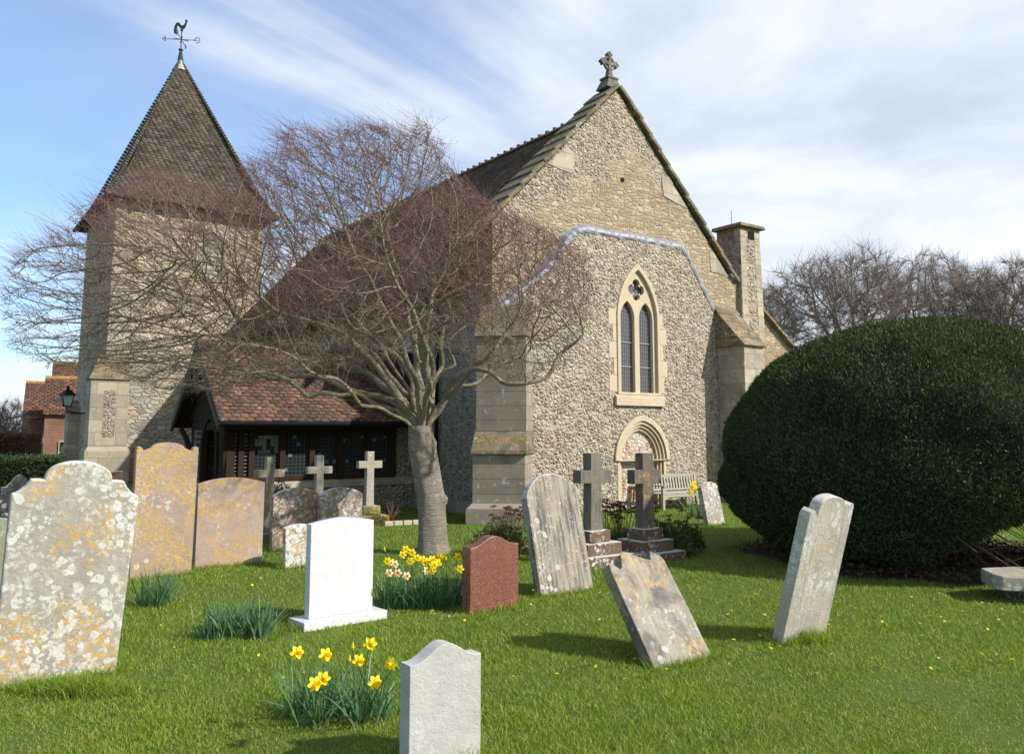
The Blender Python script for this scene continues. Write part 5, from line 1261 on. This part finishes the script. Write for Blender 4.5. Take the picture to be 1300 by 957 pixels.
p = gp(788, 704); shrub('green_shrub', 'low tangled green plants in the gap between the two dark crosses', (p.x, p.y+.05, 0), .34, .2, .26, 1800, .05, GR)
p = gp(636, 706); shrub('green_shrub', 'green shrub growing left of the tall streaked headstone', (p.x, p.y, 0), .38, .3, .44, 2800, .045, [(.05,.07,.02),(.08,.10,.03),(.10,.08,.04),(.05,.09,.02)])
p = gp(474, 664); shrub('mossy_cushion', 'cushion of yellow green moss on the base of the rightmost small cross', (p.x, p.y-.25, 0), .30, .16, .17, 2200, .025, [(.10,.12,.012),(.16,.17,.02),(.07,.09,.01)], 'moss', stems=2)
# stonecrop with dried flat heads
sed_m = m_leaf('dried_sedum', [(.065,.02,.014),(.11,.035,.022),(.15,.05,.03),(.05,.02,.015)], .8, .05); sed_s = m_plain('sedum_stem', (.16,.10,.06), .8)
def sedum(label, cpx, cpy, n, hx, hy, h0, h1, group=None):
    c = gp(cpx, cpy); e = empty('dried_stonecrop', (c.x, c.y, 0), 0, label, 'plant'); st = MB(); hs = []
    for i in range(n):
        x, y = random.gauss(0, hx*.5), random.gauss(0, hy*.5); h = random.uniform(h0, h1); x2, y2 = x*1.3+random.gauss(0,.03), y*1.3; st.tube([(x*.5, y*.5, 0), (x, y, h*.5), (x2, y2, h)], .0045, 4, False)
        m_ = 40; a = RNG.uniform(0,2*pi,m_); r = .052*np.sqrt(RNG.random(m_)); hs.append(np.stack([x2+r*np.cos(a), y2+r*np.sin(a), h+.012*RNG.random(m_)-r*.25],1))
    P = np.concatenate(hs); V_, Q_ = leaf_quads(P, RNG.normal(0,1,P.shape)*np.array([1,1,.6]), .024, .75)
    st.build('stems', sed_s, e); o = quads_mesh('flower_heads', V_, Q_, sed_m, e); o['kind'] = 'stuff'
sedum('clump of dried dark red flat flower heads between the two dark crosses', 786, 696, 46, .30, .22, .38, .68)
sedum('clump of dried red flower heads left of the tall streaked headstone, against the buttress', 648, 690, 26, .22, .2, .36, .55)
sedum('few dried dark seed heads standing apart right of the right dark cross', 866, 698, 9, .22, .12, .35, .58)
sedum('sparse dried red stems beside the left dark cross', 742, 700, 12, .16, .12, .3, .55)
p = gp(497, 664); b = MB()
for i in range(26):
    a = random.uniform(0, 2*pi); r = random.uniform(.02,.2); b.tube([(p.x, p.y-.1, 0), (p.x+r*.4*cos(a), p.y-.1+r*.4*sin(a), .15), (p.x+r*cos(a), p.y-.1+r*sin(a), random.uniform(.2,.42))], [.006,.004,.002], 4, False)
meta(b.build('dry_shrub', m_plain('dry_stems', (.20,.10,.085), .8)), 'small bare reddish shrub right of the rightmost small cross', 'shrub')

# ================================================================== DAFFODILS
leafd = m_leaf('daffodil_leaf', [(.05,.12,.055),(.08,.17,.075),(.12,.22,.09),(.065,.14,.06)], .45, .18, .4); stem_g = m_plain('flower_stem', (.07,.14,.04), .5)
pet_y = m_leaf('yellow_petal', [(.84,.66,.02),(.90,.76,.05)], .5, .3, .2); tr_y = m_leaf('deep_yellow_trumpet', [(.88,.55,.008),(.90,.60,.012)], .5, .25, .2)
pet_w = m_leaf('cream_petal', [(.80,.74,.50),(.85,.80,.60)], .5, .3, .2); tr_o = m_leaf('orange_trumpet', [(.80,.22,.01),(.85,.3,.02)], .5, .2, .2)
def petal_mesh():
    m = MB()
    for k in range(6):
        a = k*pi/3; d = Vector((cos(a), sin(a), 0)); s = Vector((-sin(a), cos(a), 0)); l = .040; z = .004 if k % 2 else 0
        m.add([d*.004+Vector((0,0,z)), d*l*.45+s*.013+Vector((0,0,z+.003)), d*l*.8+s*.010+Vector((0,0,z-.001)), d*l+Vector((0,0,z-.006)), d*l*.8-s*.010+Vector((0,0,z-.001)), d*l*.45-s*.013+Vector((0,0,z+.003)), d*l*.5+Vector((0,0,z+.0))], [(0,1,6),(1,2,6),(2,3,6),(3,4,6),(4,5,6),(5,0,6)])
    return m
def trumpet_mesh(l=.034, r=.015):
    m = MB(); n = 14
    for j, (z, q) in enumerate(((0,.008),(l*.5,.010),(l*.85,.013),(l,.017))):
        for k in range(n): a = 2*pi*k/n; w = q*(1+(.10*sin(a*7) if j > 1 else 0)); m.v.append((w*cos(a), w*sin(a), z))
    for j in range(3):
        for k in range(n): m.f.append((j*n+k, j*n+(k+1)%n, (j+1)*n+(k+1)%n, (j+1)*n+k))
    m.f.append(tuple(reversed(range(n)))); return m
me_p = petal_mesh().mesh('petals'); me_t = trumpet_mesh().mesh('trumpet'); me_t2 = trumpet_mesh(.014, .012).mesh('trumpet'); me_pw = me_p.copy()
for a_, b_ in ((me_p, pet_y), (me_t, tr_y), (me_t2, tr_o), (me_pw, pet_w)): a_.materials.append(b_)
def leaf_clump(parent, pts, n, h, w=.012, spread=.35):
    pts = np.array(pts); i = RNG.integers(0, len(pts), n); P = pts[i]+np.concatenate([RNG.normal(0,.035,(n,2)), np.full((n,1),-.01)],1); out = P-pts[i]; d = unit(np.concatenate([RNG.normal(0,spread,(n,2))+out[:,:2]*3, np.ones((n,1))],1)); s = unit(np.cross(d, RNG.normal(0,1,(n,3))))
    L_ = h*(.6+.5*RNG.random(n)); V_, Q_ = strips(P, d, s, L_, w*(.8+.5*RNG.random(n)), unit(RNG.normal(0,1,(n,3)))*.30, 4, .14); o = quads_mesh('leaves', V_, Q_, leafd, parent); o['kind'] = 'stuff'
def daffodils(label, base_px, n, h, heads, D0, w=.012, spread=.25, group=None, scale=1.0):
    pts = [gp(x, y) for x, y in base_px]; c = sum(pts, Vector())/len(pts); e = empty('daffodil_clump', c, 0, label, 'daffodils', group)
    leaf_clump(e, [tuple(p-c) for p in pts], n, h, w, spread)
    for (hx, hy, D, kind) in heads:
        H = at(hx, hy, D)-c; B = min((p-c for p in pts), key=lambda q: (q-Vector((H.x, H.y, 0))).length)+Vector((random.gauss(0,.03), random.gauss(0,.03), 0))
        f = Vector((random.gauss(.25,.45), -1+random.gauss(0,.3), random.gauss(0,.12))).normalized()
        b = MB(); k = H-f*.03; top_ = H-f*.03+Vector((0,0,.006)); b.tube([B, B.lerp(top_, .5)+Vector((0,0,.02)), top_-Vector((0,0,.02)), top_, H-f*.004], [.0035,.0032,.003,.0035,.006], 5); s = b.build('flower_stem', stem_g, e, True)
        if kind == 'bud': b = MB(); b.tube([H-f*.01, H+Vector((0,0,.02)), H+Vector((0,0,.05))], [.004,.009,.002], 6); b.build('bud', tr_y, s); continue
        q = f.to_track_quat('Z', 'Y')
        for me_, nm in (((me_pw if kind == 'w' else me_p), 'petals'), ((me_t2 if kind == 'w' else me_t), 'trumpet')):
            o = bpy.data.objects.new(nm, me_); COL.objects.link(o); o.parent = s; o.location = H; o.rotation_mode = 'QUATERNION'; o.rotation_quaternion = q @ Vector((0,0,1)).rotation_difference(Vector((0,0,1))); o.scale = (scale,)*3
    return e
daffodils('clump of dark green daffodil leaves without flowers, before the tall orange headstone', [(186,768),(196,771),(204,768),(210,765)], 170, .37, [], 0)
daffodils('broad row of green daffodil leaves without flowers, left of the white marble headstone', [(x, 806+5*sin(x)) for x in range(266, 346, 9)], 520, .30, [], 0)
daffodils('daffodil clump right of the white marble headstone, yellow blooms and some cream and orange', [(x, y) for x in range(488, 545, 9) for y in (764, 772)], 380, .36,
    [(523,701,7.75,'y'),(511,704,7.9,'y'),(492,712,7.6,'y'),(497,714,7.8,'y'),(521,712,7.5,'y'),(536,710,7.9,'y'),(540,714,7.7,'y'),(505,727,7.3,'w'),(494,727,7.5,'w'),(516,731,7.35,'w'),(541,724,7.6,'w'),(488,700,8.0,'bud'),(529,708,7.9,'y'),(501,716,7.6,'w'),(515,697,8.0,'y')], 7.6)
daffodils('daffodil clump with bright yellow blooms directly left of the red-brown granite headstone', [(x, y) for x in range(552, 590, 8) for y in (766, 772)], 230, .36,
    [(548.6,710,7.7,'y'),(551,717,7.5,'y'),(549,724,7.4,'y'),(559,706,7.9,'y'),(581,706,7.6,'y'),(584,722,7.4,'y'),(544,712,7.8,'y'),(556,714,7.6,'y'),(566,712,7.9,'bud')], 7.6)
daffodils('daffodils with tall yellow flowers in the very foreground, left of the small pale headstone', [(378,912),(392,905),(410,915),(432,905),(448,912),(470,905),(484,915),(400,925),(460,922)], 260, .36,
    [(377,828,4.55,'y'),(413,831,4.5,'y'),(470,817,4.6,'y'),(497,842,4.5,'y'),(410,861,4.3,'y'),(399,868,4.25,'y'),(476,866,4.3,'y'),(448,826,4.8,'bud'),(455,838,4.7,'y'),(444,842,4.8,'bud')], 4.5, .012, .30)
pp = loc2w(1.95, -.95)
ff = [(879,618,15.6,'y'),(888.6,619,15.7,'y'),(891.5,627,15.6,'y'),(884,622,15.7,'y'),(876,625,15.6,'y'),(888,623,15.6,'y'),(881,614,15.7,'y'),(893,631,15.5,'y')]
daffodils('tall golden daffodils between the end of the bench and the small leaning stone', [(876,656),(882,655),(888,657)], 70, .42, ff, 15.6, .014, .2, None, 1.5)

# ================================================================== GRASS
def scatter(n, d0, d1, pw, xw=.78):
    u_ = RNG.random(n); D = (d0**(1-pw)+u_*(d1**(1-pw)-d0**(1-pw)))**(1/(1-pw)); X = RNG.uniform(-xw, xw, n)*D; return X, D
n = 470000; X, D = scatter(n, 3.3, 19, 1.22)
Zg = np.zeros(n); 
def noise2(X, Y, s, seed=0):
    return (np.sin(X*s*1.3+seed)+np.sin(Y*s*1.7+seed*2)+np.sin((X+Y)*s*.9+seed*3)+np.sin((X-Y*.7)*s*2.1+seed))/4
ang_ = np.arctan2(D-yc[1], X-yc[0]); keep = np.hypot(X-yc[0], D-yc[1]) > np.array([soil_r(q) for q in ang_])-.06+RNG.normal(0, .05, len(X))
lx = (X-O.x)*U.x+(D-O.y)*U.y; ly = (X-O.x)*V.x+(D-O.y)*V.y
keep &= ~((ly > -.02) & (lx > WX-.1)) & ~((lx > PX0) & (ly > PY0) & (lx < 8)); X, D = X[keep], D[keep]; n = len(X)
Zg = np.array([gz(x, y) for x, y in zip(X, D)])-.004
patch = noise2(X, D, 1.1, 1)+.7*noise2(X, D, 3.7, 4); h = (.024+.012*patch+.014*RNG.random(n))*(1+.02*D); h = np.clip(h*.88, .012, .075)
wdt = .0032+.00055*D
P = np.stack([X, D, Zg],1); d = unit(np.concatenate([RNG.normal(0,.42,(n,2)), np.ones((n,1))],1)); s = unit(np.concatenate([RNG.normal(0,1,(n,2)), np.zeros((n,1))],1))
V_, Q_ = strips(P, d, s, h*1.15, wdt, np.concatenate([RNG.normal(0,.35,(n,2)), np.zeros((n,1))],1), 2, .1)
# longer tufts at the feet of stones, trunk and buttress
TP, TH_ = [], []
for c, u_, w, th_, n_ in STONE_BASES:
    m_ = int(420*w/.7); t = RNG.uniform(-.55,.55,m_)*w; front = RNG.random(m_) < .7; off = np.where(front, -RNG.random(m_)*.07-.01, th_+.01+RNG.random(m_)*.06)
    TP.append(np.array(c)[None]+np.array(u_)[None]*t[:,None]+np.array(n_)[None]*off[:,None]); TH_.append(.05+.07*RNG.random(m_)**1.5)
    m_ = 60; sd = np.where(RNG.random(m_) < .5, -.5*w-.02, .5*w+.02); TP.append(np.array(c)[None]+np.array(u_)[None]*(sd+RNG.normal(0,.02,m_))[:,None]+np.array(n_)[None]*(RNG.random(m_)*th_)[:,None]); TH_.append(.05+.07*RNG.random(m_))
m_ = 600; a = RNG.uniform(0,2*pi,m_); TP.append(np.stack([tb[0]+(.33+.05*RNG.random(m_))*np.cos(a), tb[1]+(.33+.05*RNG.random(m_))*np.sin(a), np.zeros(m_)],1)); TH_.append(.05+.06*RNG.random(m_))
for (qx, qy, cnt, hh_) in ((95, 876, 1500, .16), (600, 785, 300, .08), (1030, 815, 300, .17), (120, 880, 700, .14)):
    g = gp(qx, qy); TP.append(np.stack([g.x+RNG.normal(0,.16 if cnt > 500 else .09,cnt), g.y+RNG.normal(-.02,.05,cnt), np.zeros(cnt)],1)); TH_.append(hh_*(.4+.6*RNG.random(cnt)))
P2 = np.concatenate(TP); h2 = np.concatenate(TH_); P2[:,2] = np.array([gz(x, y) for x, y in P2[:,:2]])-.01; n2 = len(P2)
d2 = unit(np.concatenate([RNG.normal(0,.25,(n2,2)), np.ones((n2,1))],1)); s2_ = unit(np.concatenate([RNG.normal(0,1,(n2,2)), np.zeros((n2,1))],1))
V4, Q4 = strips(P2, d2, s2_, h2, .004+.0004*P2[:,1], np.concatenate([RNG.normal(0,.4,(n2,2)), np.zeros((n2,1))],1), 2, .15)
V_, Q_ = merge([(V_, Q_), (V4, Q4)])
def m_grass():
    t = NT('grass_blade'); r = t.island(); g = t.n('ShaderNodeNewGeometry').outputs['Position']
    n = t.noise(g, .8, 5, .65); n2 = t.noise(g, 4.0, 4, .6)
    c = t.ramp(r, [(0,(.10,.175,.016)),(.35,(.155,.25,.024)),(.7,(.20,.30,.034)),(.88,(.26,.31,.06)),(1,(.38,.34,.14))])
    n3 = t.noise(t.vmath('ADD', g, (7,3,0)), 1.7, 5, .7); c = t.mix(t.rng(n3, .54, .70, 0, .6), c, (.27,.26,.075)); c = t.mix(t.rng(n, .35, .7, 0, .55), c, t.mix(1, c, (1.35,1.12,.9), 'MULTIPLY')); c = t.mix(t.rng(n2, .45, .7, 0, .45), c, t.mix(1, c, (.62,.72,.6), 'MULTIPLY'))
    t.color(c); t.rough(.5); tr = t.n('ShaderNodeBsdfTranslucent'); t.l(t.mix(1, c, (1.4,1.5,.6), 'MULTIPLY'), tr.inputs[0]); mx = t.n('ShaderNodeMixShader'); mx.inputs[0].default_value = .35
    t.l(t.b.outputs[0], mx.inputs[1]); t.l(tr.outputs[0], mx.inputs[2]); t.l(mx.outputs[0], t.out.inputs[0]); return t.m
gr = quads_mesh('grass', V_, Q_, m_grass()); meta(gr, 'short bright green churchyard grass with longer tufts round the stones', 'grass', kind='stuff')

# celandines and daisies dotted in the lawn
def flower_proto(name, label, cat, group, col, r, ctr, np_=8):
    e = empty(name, (0,0,0), 0, label, cat, group); m = MB()
    for k in range(np_):
        a = 2*pi*k/np_; d = Vector((cos(a), sin(a), 0)); s = Vector((-sin(a), cos(a), 0)); m.add([Vector((0,0,0)), d*r*.6+s*r*.26+Vector((0,0,.003)), d*r+Vector((0,0,.002)), d*r*.6-s*r*.26+Vector((0,0,.003))], [(0,1,2,3)])
    m.build('petals', col, e); m = MB(); m.tube([(0,0,-.05),(0,0,0)], .0015, 4); m.build('stem', stem_g, e); m = MB(); m.tube([(0,0,0),(0,0,.004)], r*.25, 6); m.build('centre', ctr, e); return e
cel = flower_proto('celandine', 'tiny yellow celandine open in the short grass', 'wildflower', 'celandines scattered over the lawn', pet_y, .014, tr_y)
dai = flower_proto('daisy', 'tiny white daisy open in the short grass', 'wildflower', 'daisies scattered over the lawn', pet_w, .011, tr_y, 12)
spots = []
for (cx, cy, n_, sx, sy) in ((1200,790,26,70,25),(1130,780,8,60,15),(700,790,14,90,25),(850,800,10,80,20),(1000,780,8,60,20),(300,740,10,60,20),(200,800,6,60,25),(560,790,8,60,8),(900,830,12,120,15),(640,700,5,40,5),(1280,690,6,15,5),(1150,850,12,120,10),(300,850,8,100,15),(700,860,8,100,15),(350,770,9,40,15)):
    for i in range(n_): spots.append((random.gauss(cx, sx), random.gauss(cy, sy)))
first = {'c': True, 'd': True}
for i, (x, y) in enumerate(spots):
    if not (0 < x < 1300) or y < 672 or y > 950: continue
    k = 'd' if i % 6 == 0 else 'c'; src = dai if k == 'd' else cel; g = gp(x, y)
    if math.hypot(g.x-yc[0], g.y-yc[1]) < 2.4: continue
    o = src if first[k] else copy_tree(src); first[k] = False
    o.location = (g.x, g.y, gz(g.x, g.y)+.052+random.uniform(-.005,.008)); o.rotation_euler = (random.gauss(.3,.25), random.gauss(.1,.25), random.uniform(0,6))
    s = random.uniform(.75,1.15); o.scale = (s,s,s)
